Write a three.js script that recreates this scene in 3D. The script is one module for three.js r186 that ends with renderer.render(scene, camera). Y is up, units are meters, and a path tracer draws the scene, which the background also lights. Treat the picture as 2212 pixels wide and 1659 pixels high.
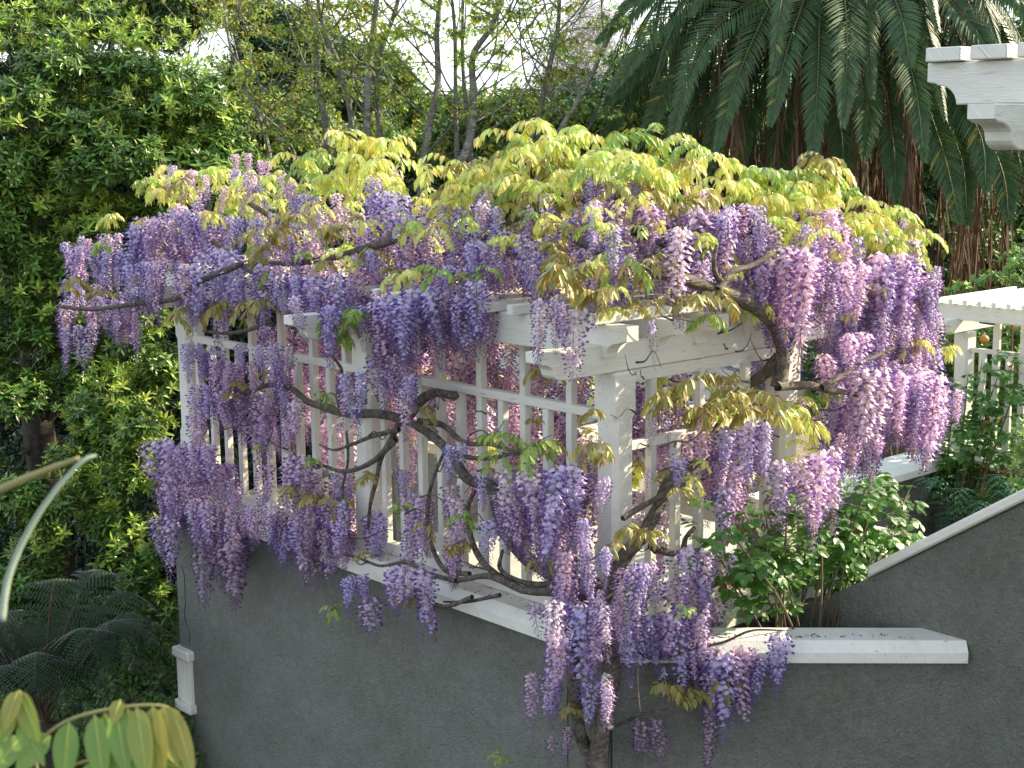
import * as THREE from 'three';
import { RoundedBoxGeometry } from 'three/addons/geometries/RoundedBoxGeometry.js';
import { mergeGeometries } from 'three/addons/utils/BufferGeometryUtils.js';

// ------------------------------------------------------------------ camera, sky, sun, exposure
const scene = new THREE.Scene();
const H = 4.5, FOV = 29.07, PITCH = -9.66, ROLL = -0.59;
const camera = new THREE.PerspectiveCamera(FOV, 1024 / 768, 0.1, 900);
camera.position.set(0, H, 0);
camera.rotation.order = 'YXZ';
camera.rotation.set(THREE.MathUtils.degToRad(PITCH), 0, THREE.MathUtils.degToRad(ROLL));
camera.updateMatrixWorld(true);
camera.focus = 8.2; camera.userData.fStop = 20;

const SUN_AZ = 17, SUN_EL = 31;                       // degrees behind the right hand, above the horizon
const sunDir = new THREE.Vector3(Math.cos(rad(SUN_EL)) * Math.cos(rad(SUN_AZ)), Math.sin(rad(SUN_EL)), -Math.cos(rad(SUN_EL)) * Math.sin(rad(SUN_AZ)));
const sun = new THREE.DirectionalLight(new THREE.Color(1, 0.87, 0.62), 5.0);
sun.position.copy(sunDir).multiplyScalar(40).add(new THREE.Vector3(0, 3, -9));
sun.target.position.set(0, 3, -9);
sun.castShadow = true; sun.shadow.mapSize.set(4096, 4096);
Object.assign(sun.shadow.camera, { left: -16, right: 16, top: 16, bottom: -16, near: 1, far: 90 });
scene.add(sun, sun.target);
{
  const w = 256, h = 128, d = new Float32Array(w * h * 4);
  for (let j = 0; j < h; j++) for (let i = 0; i < w; i++) {
    const el = (0.5 - (j + 0.5) / h) * Math.PI, up = Math.max(0, Math.sin(el)), k = (j * w + i) * 4;
    const lon = (i + 0.5) / w * 2 * Math.PI;                            // hazy air, brighter towards the sun
    const dir = new THREE.Vector3(Math.cos(el) * Math.sin(lon - Math.PI / 2 + Math.PI / 2), Math.sin(el), 0);
    const t = Math.pow(1 - up, 3);
    const g = el < -0.02 ? 0.25 : 1;
    d[k] = g * (0.50 + 0.62 * t); d[k + 1] = g * (0.62 + 0.54 * t); d[k + 2] = g * (0.80 + 0.38 * t); d[k + 3] = 1;
  }
  // rows run from the bottom of the sky up
  const f = new Float32Array(d.length);
  for (let j = 0; j < h; j++) f.set(d.subarray(j * w * 4, (j + 1) * w * 4), (h - 1 - j) * w * 4);
  const sky = new THREE.DataTexture(f, w, h, THREE.RGBAFormat, THREE.FloatType);
  sky.mapping = THREE.EquirectangularReflectionMapping; sky.magFilter = sky.minFilter = THREE.LinearFilter; sky.needsUpdate = true;
  scene.background = sky; scene.environment = sky;
  scene.backgroundIntensity = 0.8; scene.environmentIntensity = 0.8;
}
const renderer = new THREE.WebGLRenderer({ antialias: true });
renderer.toneMapping = THREE.LinearToneMapping; renderer.toneMappingExposure = 2.4;
renderer.shadowMap.enabled = true; renderer.shadowMap.type = THREE.PCFSoftShadowMap;

// ------------------------------------------------------------------ helpers
function rad(d) { return d * Math.PI / 180; }
let seed = 20240511;
function rnd() { seed |= 0; seed = seed + 0x6D2B79F5 | 0; let t = Math.imul(seed ^ seed >>> 15, 1 | seed); t = t + Math.imul(t ^ t >>> 7, 61 | t) ^ t; return ((t ^ t >>> 14) >>> 0) / 4294967296; }
const rr = (a, b) => a + (b - a) * rnd();
const pick = a => a[Math.floor(rnd() * a.length)];
const V = (x, y, z) => new THREE.Vector3(x, y, z);
const UP = V(0, 1, 0);
const names = new Map();
function numbered(n) { const k = names.get(n) || 0; names.set(n, k + 1); return k ? n + '_' + String(k).padStart(3, '0') : n; }
function thing(name, label, category, pos = V(0, 0, 0), turn = 0, group) {
  const o = new THREE.Group(); o.name = numbered(name); o.position.copy(pos); o.rotation.y = turn; o.userData = { label, category };
  if (group) o.userData.group = group;
  scene.add(o); o.updateMatrixWorld(true); return o;
}
function part(parent, name, geo, mat, extra) {
  const m = new THREE.Mesh(geo, mat); m.name = name; m.castShadow = m.receiveShadow = true;
  if (extra) Object.assign(m.userData, extra);
  parent.add(m); return m;
}
// a line of sight measured on the photograph (2212 wide), met with a depth or with a plane of the place
const tanV = Math.tan(rad(FOV / 2));
function sight(x, y) { return V((x - 1106) / 829.5 * tanV, -(y - 829.5) / 829.5 * tanV, -1).applyQuaternion(camera.quaternion); }
function at(x, y, d) { return sight(x, y).multiplyScalar(d).add(camera.position); }
const C = at(1310, 1428, 7.0);                         // corner of the wall cap
const YAW = rad(41.96);
const EV = V(Math.cos(YAW), 0, -Math.sin(YAW)), AV = V(-Math.sin(YAW), 0, -Math.cos(YAW));   // v runs back right, u runs back left
const L = (u, v, h) => C.clone().addScaledVector(AV, u).addScaledVector(EV, v).addScaledVector(UP, h);
function onPlane(x, y, p, n) { const d = sight(x, y); return d.multiplyScalar(p.clone().sub(camera.position).dot(n) / d.dot(n)).add(camera.position); }
const onA = (x, y, v) => onPlane(x, y, L(0, v, 0), EV), onE = (x, y, u) => onPlane(x, y, L(u, 0, 0), AV);

// mesh builder with vertex colours
class MB {
  constructor() { this.p = []; this.c = []; this.uv = []; }
  tri(a, b, c, k, k2 = k, k3 = k) { this.p.push(a.x, a.y, a.z, b.x, b.y, b.z, c.x, c.y, c.z); this.c.push(...k, ...k2, ...k3); }
  quad(a, b, c, d, k, k2 = k) { this.tri(a, b, c, k, k, k2); this.tri(a, c, d, k, k2, k2); }
  leaf(o, dir, nor, len, wid, k, { n = 3, droop = 0, fold = 0.25, shape = 0.45, k2 = k } = {}) {
    const d = dir.clone().normalize(), s = V().crossVectors(d, nor).normalize(), up = V().crossVectors(s, d).normalize();
    let p = o.clone(), pl = null, pr = null, pm = null; const mids = [];
    for (let i = 0; i <= n; i++) {
      const t = i / n, w = i === 0 ? 0 : i === n ? 0 : wid * 0.5 * Math.pow(Math.sin(Math.PI * Math.pow(t, shape * 1.6)), 0.8);
      const m = p.clone(), l = p.clone().addScaledVector(s, w).addScaledVector(up, w * fold), r = p.clone().addScaledVector(s, -w).addScaledVector(up, w * fold);
      if (i === 1) { this.tri(pm, m, l, k); this.tri(pm, r, m, k); }
      else if (i === n && i > 1) { this.tri(pl, pm, m, k2); this.tri(pm, pr, m, k2); }
      else if (i > 1) { this.quad(pl, pm, m, l, k); this.quad(pm, pr, r, m, k); }
      pl = l; pr = r; pm = m; mids.push(m.clone().addScaledVector(up, 0.0002));
      if (droop) { d.addScaledVector(UP, -droop / n).normalize(); up.crossVectors(s, d).normalize(); }
      p = p.clone().addScaledVector(d, len / n);
    }
    return mids;
  }
  tube(pts, radii, sides, k, wob = 0) {
    let prev = null, nrm = V(0.31, 0.12, 0.94);
    for (let i = 0; i < pts.length; i++) {
      const t = (pts[Math.min(i + 1, pts.length - 1)]).clone().sub(pts[Math.max(i - 1, 0)]).normalize();
      nrm.addScaledVector(t, -nrm.dot(t)); if (nrm.lengthSq() < 1e-6) nrm.set(t.y, t.z, t.x).addScaledVector(t, -(t.y * t.x + t.z * t.y + t.x * t.z)); nrm.normalize();
      const b = V().crossVectors(t, nrm), ring = [];
      for (let j = 0; j < sides; j++) { const a = j / sides * 2 * Math.PI, r = radii[i] * (1 + wob * (Math.sin(j * 2.4 + i * 0.9) * 0.6 + (rnd() - 0.5))); ring.push(pts[i].clone().addScaledVector(nrm, Math.cos(a) * r).addScaledVector(b, Math.sin(a) * r)); }
      if (prev) for (let j = 0; j < sides; j++) { const j2 = (j + 1) % sides; this.quad(prev[j], prev[j2], ring[j2], ring[j], k); }
      prev = ring;
    }
  }
  geo(smooth) {
    const g = new THREE.BufferGeometry();
    g.setAttribute('position', new THREE.Float32BufferAttribute(this.p, 3));
    g.setAttribute('color', new THREE.Float32BufferAttribute(this.c, 3));
    const uv = new Float32Array(this.p.length / 3 * 2);
    for (let i = 0; i < uv.length / 2; i++) { uv[2 * i] = (this.p[3 * i] + this.p[3 * i + 2]) * 1; uv[2 * i + 1] = this.p[3 * i + 1]; }
    g.setAttribute('uv', new THREE.BufferAttribute(uv, 2));
    if (!smooth) { g.computeVertexNormals(); return g; }
    // smooth normals by position
    g.computeVertexNormals();
    const acc = new Map(), P = this.p, N = g.attributes.normal;
    const key = i => Math.round(P[3 * i] * 2e4) + ',' + Math.round(P[3 * i + 1] * 2e4) + ',' + Math.round(P[3 * i + 2] * 2e4);
    for (let i = 0; i < P.length / 3; i++) { const k = key(i), a = acc.get(k) || [0, 0, 0]; a[0] += N.getX(i); a[1] += N.getY(i); a[2] += N.getZ(i); acc.set(k, a); }
    for (let i = 0; i < P.length / 3; i++) { const a = acc.get(key(i)), l = Math.hypot(...a) || 1; N.setXYZ(i, a[0] / l, a[1] / l, a[2] / l); }
    return g;
  }
}
function curve(pts, n) { return new THREE.CatmullRomCurve3(pts, false, 'centripetal').getPoints(n); }
function limb(pts, r0, r1, sides = 7, wob = 0.12, k = [1, 1, 1], per = 5) {
  const n = Math.max(4, (pts.length - 1) * per), q = curve(pts, n), m = new MB();
  q.push(q[n].clone().lerp(q[n - 1], -0.35)); m.tube(q, q.map((_, i) => i > n ? r1 * 0.15 : r0 + (r1 - r0) * i / n), sides, k, wob); return m.geo(true);
}
function grainUV(g, axis) { // the grain of a board runs along its length
  boxUV(g); const p = g.attributes.position, n = g.attributes.normal, uv = g.attributes.uv, o = rnd() * 7, q = rnd() * 7;
  for (let i = 0; i < p.count; i++) {
    const c = [p.getX(i), p.getY(i), p.getZ(i)], a = [Math.abs(n.getX(i)), Math.abs(n.getY(i)), Math.abs(n.getZ(i))], k = [0, 1, 2].filter(j => j !== axis);
    const cross = a[k[0]] > a[k[1]] ? c[k[1]] : c[k[0]]; uv.setXY(i, o + c[axis] * 0.16, q + (a[axis] > 0.8 ? c[k[0]] + c[k[1]] : cross * 1.6));
  }
  return g;
}
function boxUV(g, s = 1) {
  const p = g.attributes.position, n = g.attributes.normal, uv = new Float32Array(p.count * 2);
  for (let i = 0; i < p.count; i++) {
    const x = p.getX(i), y = p.getY(i), z = p.getZ(i), a = Math.abs(n.getX(i)), b = Math.abs(n.getY(i)), c = Math.abs(n.getZ(i));
    if (b > a && b > c) { uv[2 * i] = x * s; uv[2 * i + 1] = z * s; } else if (a > c) { uv[2 * i] = z * s; uv[2 * i + 1] = y * s; } else { uv[2 * i] = x * s; uv[2 * i + 1] = y * s; }
  }
  g.setAttribute('uv', new THREE.BufferAttribute(uv, 2)); return g;
}
// textures: tiling value noise
function noiseTile(n, layers, s0) {
  const out = new Float32Array(n * n); let s = s0;
  const R = () => { s = Math.imul(s ^ s >>> 13, 1540483477) + 12345 | 0; return ((s ^ s >>> 15) >>> 0) / 4294967296; };
  for (const [cells, amp, power = 1] of layers) {
    const g = Float32Array.from({ length: cells * cells }, () => Math.pow(R(), power));
    for (let y = 0; y < n; y++) for (let x = 0; x < n; x++) {
      const fx = x / n * cells, fy = y / n * cells, ix = Math.floor(fx), iy = Math.floor(fy);
      let u = fx - ix, v = fy - iy; u = u * u * (3 - 2 * u); v = v * v * (3 - 2 * v);
      const a = g[(iy % cells) * cells + ix % cells], b = g[(iy % cells) * cells + (ix + 1) % cells], c = g[((iy + 1) % cells) * cells + ix % cells], d = g[((iy + 1) % cells) * cells + (ix + 1) % cells];
      out[y * n + x] += amp * ((a + (b - a) * u) * (1 - v) + (c + (d - c) * u) * v);
    }
  }
  return out;
}
function tex(n, fn, srgb, rep = 1) {
  const d = new Uint8Array(n * n * 4);
  for (let i = 0; i < n * n; i++) { const c = fn(i); for (let k = 0; k < 3; k++) d[4 * i + k] = Math.max(0, Math.min(255, Math.round((Array.isArray(c) ? c[k] : c) * 255))); d[4 * i + 3] = 255; }
  const t = new THREE.DataTexture(d, n, n); t.wrapS = t.wrapT = THREE.RepeatWrapping; t.magFilter = THREE.LinearFilter; t.minFilter = THREE.LinearMipmapLinearFilter; t.generateMipmaps = true;
  t.repeat.set(rep, rep); if (srgb) t.colorSpace = THREE.SRGBColorSpace; t.needsUpdate = true; return t;
}
const grain = noiseTile(512, [[170, 0.5], [60, 0.3], [9, 0.2]], 77);
const mottle = noiseTile(512, [[4, 0.35], [11, 0.3], [40, 0.2], [180, 0.15]], 991);
const speck = noiseTile(512, [[90, 1, 9]], 4242);
const paintTex = tex(512, i => { const v = 0.94 + 0.10 * (mottle[i] - 0.5) + 0.07 * (grain[i] - 0.5) - 0.55 * Math.max(0, speck[i] - 0.6) - 0.5 * Math.max(0, 0.33 - mottle[i]); return [v, v * 0.99, v * 0.962]; }, true, 0.9);
const paintBump = tex(512, i => grain[i], false, 3);
const stuccoTex = tex(512, i => { const v = 0.84 + 0.20 * (mottle[i] - 0.5) + 0.18 * (grain[i] - 0.5) - 0.25 * Math.max(0, speck[i] - 0.5); return [v, v, v * (0.96 + 0.08 * mottle[i])]; }, true, 0.55);
const stuccoBump = tex(512, i => 0.6 * grain[i] + 0.4 * mottle[i], false, 1.6);
const noiseB = noiseTile(256, [[8, 0.3], [32, 0.4], [90, 0.3]], 5150);
const barkTex = tex(256, i => { const v = 0.60 + 0.75 * (noiseB[i] - 0.5); return [v, v, v]; }, true, 3);
const barkBump = tex(256, i => noiseB[i], false, 6);

// ------------------------------------------------------------------ materials
const std = (o) => new THREE.MeshStandardMaterial(o);
const lin = (r, g, b) => new THREE.Color().setRGB(r, g, b);
const M = {
  paint: std({ color: lin(0.80, 0.795, 0.75), map: paintTex, roughness: 0.55, bumpMap: paintBump, bumpScale: 0.002 }),
  stucco: std({ color: lin(0.228, 0.234, 0.196), map: stuccoTex, roughness: 0.95, bumpMap: stuccoBump, bumpScale: 0.022 }),
  houseStucco: std({ color: lin(0.52, 0.47, 0.38), map: stuccoTex, roughness: 0.95, bumpMap: stuccoBump, bumpScale: 0.01 }),
  shingle: [0.8, 1, 1.25].map(k => std({ color: lin(0.10 * k, 0.115 * k, 0.135 * k), map: stuccoTex, roughness: 0.9 })),
  soil: std({ color: lin(0.045, 0.035, 0.025), map: stuccoTex, roughness: 1, bumpMap: stuccoBump, bumpScale: 0.03 }),
  ground: std({ color: lin(0.05, 0.055, 0.028), map: stuccoTex, roughness: 1 }),
  patio: std({ color: lin(0.62, 0.58, 0.52), map: stuccoTex, roughness: 0.9 }),
  vine: std({ color: lin(0.35, 0.285, 0.215), vertexColors: true, map: barkTex, roughness: 0.9, bumpMap: barkBump, bumpScale: 0.012 }),
  bark: std({ color: lin(0.62, 0.58, 0.48), vertexColors: true, map: barkTex, roughness: 0.9, bumpMap: barkBump, bumpScale: 0.01 }),
  darkBark: std({ color: lin(0.11, 0.085, 0.06), vertexColors: true, map: barkTex, roughness: 0.95 }),
  deadFrond: std({ color: lin(0.125, 0.082, 0.05), vertexColors: true, roughness: 0.9 }),
  lampBlack: std({ color: lin(0.02, 0.02, 0.022), roughness: 0.4, metalness: 0.3 }),
  orange: std({ color: lin(0.60, 0.30, 0.05), map: stuccoTex, roughness: 0.5 }),
};
const leafMat = (r, g, b, trans = 0.45, rough = 0.55) => new THREE.MeshPhysicalMaterial({ color: lin(r, g, b), vertexColors: true, roughness: rough, transmission: trans, thickness: 0, side: THREE.DoubleSide, ior: 1.4 });
const petal = (r, g, b) => new THREE.MeshPhysicalMaterial({ color: lin(r, g, b), vertexColors: true, roughness: 0.8, transmission: 0.55, thickness: 0, side: THREE.DoubleSide });

// ------------------------------------------------------------------ boards, beams
function board(parent, name, u, v, h, mat, base, b = 0.004) {
  const w = v[1] - v[0], t = h[1] - h[0], l = u[1] - u[0];
  const g0 = new RoundedBoxGeometry(w, t, l, 1, Math.min(b, w / 3, t / 3, l / 3)); const g = mat === M.paint ? grainUV(g0, l >= w && l >= t ? 2 : w >= t ? 0 : 1) : boxUV(g0);
  const m = part(parent, name, g, mat);
  m.position.set((v[0] + v[1]) / 2 - base[1], (h[0] + h[1]) / 2 - base[2], -(u[0] + u[1]) / 2 + base[0]); return m;
}
// an outline in (run, height) pushed through a thickness; axis 'u' or 'v'
function profile(parent, name, pts, t0, t1, axis, mat, base, bev = 0.004) {
  const sh = new THREE.Shape(pts.map(p => new THREE.Vector2(p[0], p[1])));
  const g = new THREE.ExtrudeGeometry(sh, { depth: t1 - t0 - 2 * bev, bevelEnabled: true, bevelThickness: bev, bevelSize: bev, bevelOffset: -bev, bevelSegments: 1 });
  g.translate(0, 0, bev);
  // extrude z -> thickness
  const p = g.attributes.position;
  for (let i = 0; i < p.count; i++) {
    const run = p.getX(i), hh = p.getY(i), th = p.getZ(i) + t0;
    if (axis === 'u') p.setXYZ(i, th - base[1], hh - base[2], -run + base[0]); else p.setXYZ(i, run - base[1], hh - base[2], -th + base[0]);
  }
  if (axis === 'v') { for (let i = 0; i < p.count; i += 3) { for (const f of ['X', 'Y', 'Z']) { const a = p['get' + f](i + 1), c = p['get' + f](i + 2); p['set' + f](i + 1, c); p['set' + f](i + 2, a); } } }
  g.computeVertexNormals(); if (mat === M.paint) grainUV(g, axis === 'u' ? 2 : 0); else boxUV(g);
  return part(parent, name, g, mat);
}
// cyma and cove end cuts: points from the top of the end down to the underside; s = +1 or -1 is the way the end points
const cove = (end, s, h0, h1, cut = 0.135, face = 0.07) => { const o = [[end, h1], [end, h1 - face], [end - s * 0.035, h1 - face - 0.006]]; for (let i = 0; i <= 6; i++) { const a = i / 6 * Math.PI / 2; o.push([end - s * (0.045 + (cut - 0.045) * Math.sin(a)), h0 + (h1 - face - 0.012 - h0) * Math.cos(a)]); } return o; };
const cyma = (end, s, h0, h1, cut = 0.13, face = 0.048) => { const o = [[end, h1], [end, h1 - face], [end - s * 0.02, h1 - face - 0.008]]; const m = (h0 + h1 - face - 0.012) / 2, H2 = h1 - face - 0.012 - m; for (let i = 0; i <= 5; i++) { const a = i / 5 * Math.PI / 2; o.push([end - s * (0.028 + cut * 0.5 * Math.sin(a)), m + H2 * Math.cos(a)]); } for (let i = 1; i <= 5; i++) { const a = i / 5 * Math.PI / 2; o.push([end - s * (0.028 + cut * 0.5 + cut * 0.42 * (1 - Math.cos(a))), m - (m - h0) * Math.sin(a)]); } return o; };

// ------------------------------------------------------------------ ground
{
  const g = new THREE.CircleGeometry(420, 64); g.rotateX(-Math.PI / 2); boxUV(g, 0.3);
  const o = part(scene, 'ground', g, M.ground); o.userData.kind = 'structure';
}
const yCap = C.y;                                      // height 0 of the local measure
// ------------------------------------------------------------------ walls
function wallBox(parent, base, u, v, h, name = 'wall') { return board(parent, name, u, v, h, M.stucco, base, 0.012); }
function capPiece(parent, base, u, v, h0 = 0.0, sides = 'u') {
  // a flat board with a bevelled upper edge on both long sides
  const long = sides === 'u' ? u : v, short = sides === 'u' ? v : u, e = 0.05;
  const pts = [[short[0], h0], [short[1], h0], [short[1], h0 + 0.05], [short[1] - e, h0 + 0.098], [short[0] + e, h0 + 0.098], [short[0], h0 + 0.05]];
  return profile(parent, 'cap', pts, long[0], long[1], sides === 'u' ? 'v' : 'u', M.paint, base, 0.003);
}
{ // the long wall in front, left
  const base = [2.1, 0.15, -yCap];
  const t = thing('garden_wall', 'long grey stucco wall with white cap under the lattice, running left from the trunk', 'wall', L(...base), YAW);
  wallBox(t, base, [0.02, 4.16], [0.04, 0.32], [-yCap, 0.0]);
  const c = capPiece(t, base, [-0.0, 4.18], [-0.02, 0.36], 0, 'u');
  const n = board(t, 'corner_board', [3.985, 4.165], [0.012, 0.06], [-1.40, -1.06], M.paint, base, 0.006);
  board(t, 'moulding', [3.965, 4.185], [-0.012, 0.065], [-1.075, -1.005], M.paint, base, 0.014);
  board(t, 'moulding', [3.965, 4.185], [-0.012, 0.065], [-1.455, -1.385], M.paint, base, 0.014);
  // return wall behind the left end
  wallBox(t, base, [3.9, 4.155], [0.32, 1.75], [-yCap, -0.003]);
  // hairline crack
  const k = new MB(); let p = V(0, 0, 0); const q = [];
  for (const [x, y] of [[392, 1215], [398, 1250], [400, 1300], [399, 1335], [410, 1370], [408, 1395]]) { const w = onA(x, y, 0.0375).sub(t.position).applyAxisAngle(UP, -YAW); q.push(w); }
  k.tube(curve(q, 26).map(w => w.add(V(0, rr(-1, 1) * 0.003, rr(-1, 1) * 0.006))), Array(27).fill(0.0022), 4, [1, 1, 1]);
  part(t, 'crack', k.geo(), M.darkBark);
  const k2 = new MB(), q2 = []; for (let i = 0; i <= 24; i++) q2.push(onA(1226 + rr(-1.5, 1.5), 1440 + i * 9, 0.0375).sub(t.position).applyAxisAngle(UP, -YAW));
  k2.tube(q2, Array(25).fill(0.0018), 4, [1, 1, 1]); part(t, 'crack', k2.geo(), M.darkBark);
}
{ // wall below the right-hand lattice
  const base = [0.1, 0.9, -yCap];
  const t = thing('garden_wall', 'sunlit white-capped stucco wall below the right lattice, behind the rose bush', 'wall', L(...base), YAW);
  wallBox(t, base, [0.0, 0.3], [0.325, 2.6], [-yCap, 0.0]);
  capPiece(t, base, [-0.095, 0.34], [0.365, 2.65], 0.002, 'v');
}
// planter wall: runs from the corner to the stair wall at 45 degrees
{
  const p0 = L(-0.02, 0.02, 0), p1 = L(-1.19, 1.235, 0), dir = p1.clone().sub(p0); const len = dir.length(); dir.normalize();
  const t = thing('planter_wall', 'low dark grey planter wall with flat white cap in front of the rose bush', 'wall', V(p0.x, 0, p0.z), Math.atan2(-dir.z, dir.x));
  const g = boxUV(new RoundedBoxGeometry(len + 0.1, yCap, 0.2, 1, 0.01)); g.translate((len + 0.1) / 2, yCap / 2, -0.13);
  part(t, 'wall', g, M.stucco);
  const sh = new THREE.Shape([[0.025, 0], [-0.245, 0], [-0.245, 0.05], [-0.2, 0.096], [-0.02, 0.096], [0.025, 0.05]].map(p => new THREE.Vector2(-p[0], p[1])));
  const cg = new THREE.ExtrudeGeometry(sh, { depth: len - 0.03, bevelEnabled: false }); cg.rotateY(Math.PI / 2); cg.translate(0.0, yCap + 0.001, 0); boxUV(cg);
  part(t, 'cap', cg, M.paint);
}
{ // soil in the planter
  const g = new THREE.BufferGeometry(), a = L(0.02, 0.2, -0.42), b = L(0.02, 1.24, -0.42), c = L(-1.1, 1.24, -0.42);
  g.setFromPoints([a, c, b]); g.computeVertexNormals(); boxUV(g);
  const o = part(scene, 'planter_soil', g, M.soil); o.userData.kind = 'structure';
}
{ // stair wall, its cap climbing to the right
  const base = [-1.2, 1.23, -yCap];
  const t = thing('stair_wall', 'grey stucco stair wall at the right with a white cap that slopes upward', 'wall', L(...base), YAW);
  const v0 = 1.23, P = (x, y) => { const w = onA(x, y, v0).sub(C); return [w.dot(AV), w.y]; };
  const a = P(1958, 1190), b = P(2212, 1064);                 // upper edge of the cap's face
  const sl = (b[1] - a[1]) / (b[0] - a[0]); const hAt = u => a[1] + sl * (u - a[0]) - 0.045;
  const uEnd = -2.9, uTop = 0.0;
  const lo = Math.max(0.0, hAt(uTop));
  profile(t, 'wall', [[uTop, -yCap], [uEnd, -yCap], [uEnd, hAt(uEnd)], [-0.8, hAt(-0.8)], [-0.2, 0.02], [uTop, 0.0]], v0, v0 + 0.24, 'u', M.stucco, base, 0.008);
  const cap = (x0, x1, d) => [[x0, hAt(x0) + d], [x1, hAt(x1) + d]];
  profile(t, 'cap', [[-0.62, hAt(-0.62) + 0.004], [uEnd, hAt(uEnd) + 0.004], [uEnd, hAt(uEnd) + 0.062], [-0.62, hAt(-0.62) + 0.062]], v0 - 0.04, v0 + 0.29, 'u', M.paint, base, 0.012);
}
{ // second wall of the stair with a broad flat white cap, beyond the sloping one
  const base = [-0.5, 2.9, -yCap];
  const t = thing('garden_wall', 'broad flat white wall top beyond the sloping stair cap', 'wall', L(...base), YAW);
  wallBox(t, base, [-2.2, 0.0], [2.35, 2.9], [-yCap, -0.1]);
  board(t, 'cap', [-2.2, 0.03], [2.3, 2.95], [-0.098, -0.05], M.paint, base, 0.006);
}
{ // court behind at the right
  const base = [1.2, 3.6, -yCap];
  const t = thing('garden_wall', 'shaded stucco court wall with white cap, behind the hanging right-hand blossoms', 'wall', L(...base), YAW);
  wallBox(t, base, [1.14, 1.35], [2.7, 4.86], [-yCap, 0.0]);
  capPiece(t, base, [1.08, 1.4], [2.65, 4.84], 0.002, 'v');
  const b2 = [0, 4.9, -yCap];
  const t2 = thing('garden_wall', 'shaded stucco wall with white cap carrying the far right lattice fence', 'wall', L(...b2), YAW);
  wallBox(t2, b2, [-1.6, 1.36], [4.88, 5.1], [-yCap, 0.0]);
  capPiece(t2, b2, [-1.6, 1.4], [4.845, 5.14], 0.004, 'u');
}
{ // floor behind the lattice
  const g = new THREE.BufferGeometry(), h = -0.55;
  const q = [L(0.3, 0.32, h), L(3.9, 0.32, h), L(3.9, 4.7, h), L(0.3, 4.7, h)];
  g.setFromPoints([q[0], q[1], q[2], q[0], q[2], q[3]]); boxUV(g.toNonIndexed ? (g.computeVertexNormals(), g) : g);
  const o = part(scene, 'patio', g, M.patio); o.userData.kind = 'structure';
}

// ------------------------------------------------------------------ the main pergola
function postGeo(w, h, ch) { // square post with chamfered arrises between plain top and foot
  const m = new MB(), k = [1, 1, 1], a = w / 2; const lev = [[0, 0], [h * 0.32, 0], [h * 0.34, ch], [h * 0.82, ch], [h * 0.84, 0], [h - 0.012, 0], [h, 0.012]];
  const ring = ([y, c], top) => { const o = []; const e = c > 0.011 && c < 0.0125 ? 0 : c, b = c > 0.011 && c < 0.0125 ? a - 0.012 : a; for (const [sx, sz] of [[1, 1], [-1, 1], [-1, -1], [1, -1]]) { const f = sx * sz > 0; const p = V(sx * b, y, sz * (b - e - 0.003)), q = V(sx * (b - e - 0.003), y, sz * b); o.push(...(f ? [p, q] : [q, p])); } return o; };
  let prev = null;
  for (const l of lev) { const r = ring(l); if (prev) for (let j = 0; j < 8; j++) m.quad(prev[(j + 1) % 8], prev[j], r[j], r[(j + 1) % 8], k); prev = r; }
  for (let j = 1; j < 7; j++) m.tri(prev[0], prev[j + 1], prev[j], k);
  return boxUV(m.geo());
}
function pergola(base, label, o) {
  const t = thing('pergola', label, 'pergola', L(...base), YAW);
  return t;
}
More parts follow.
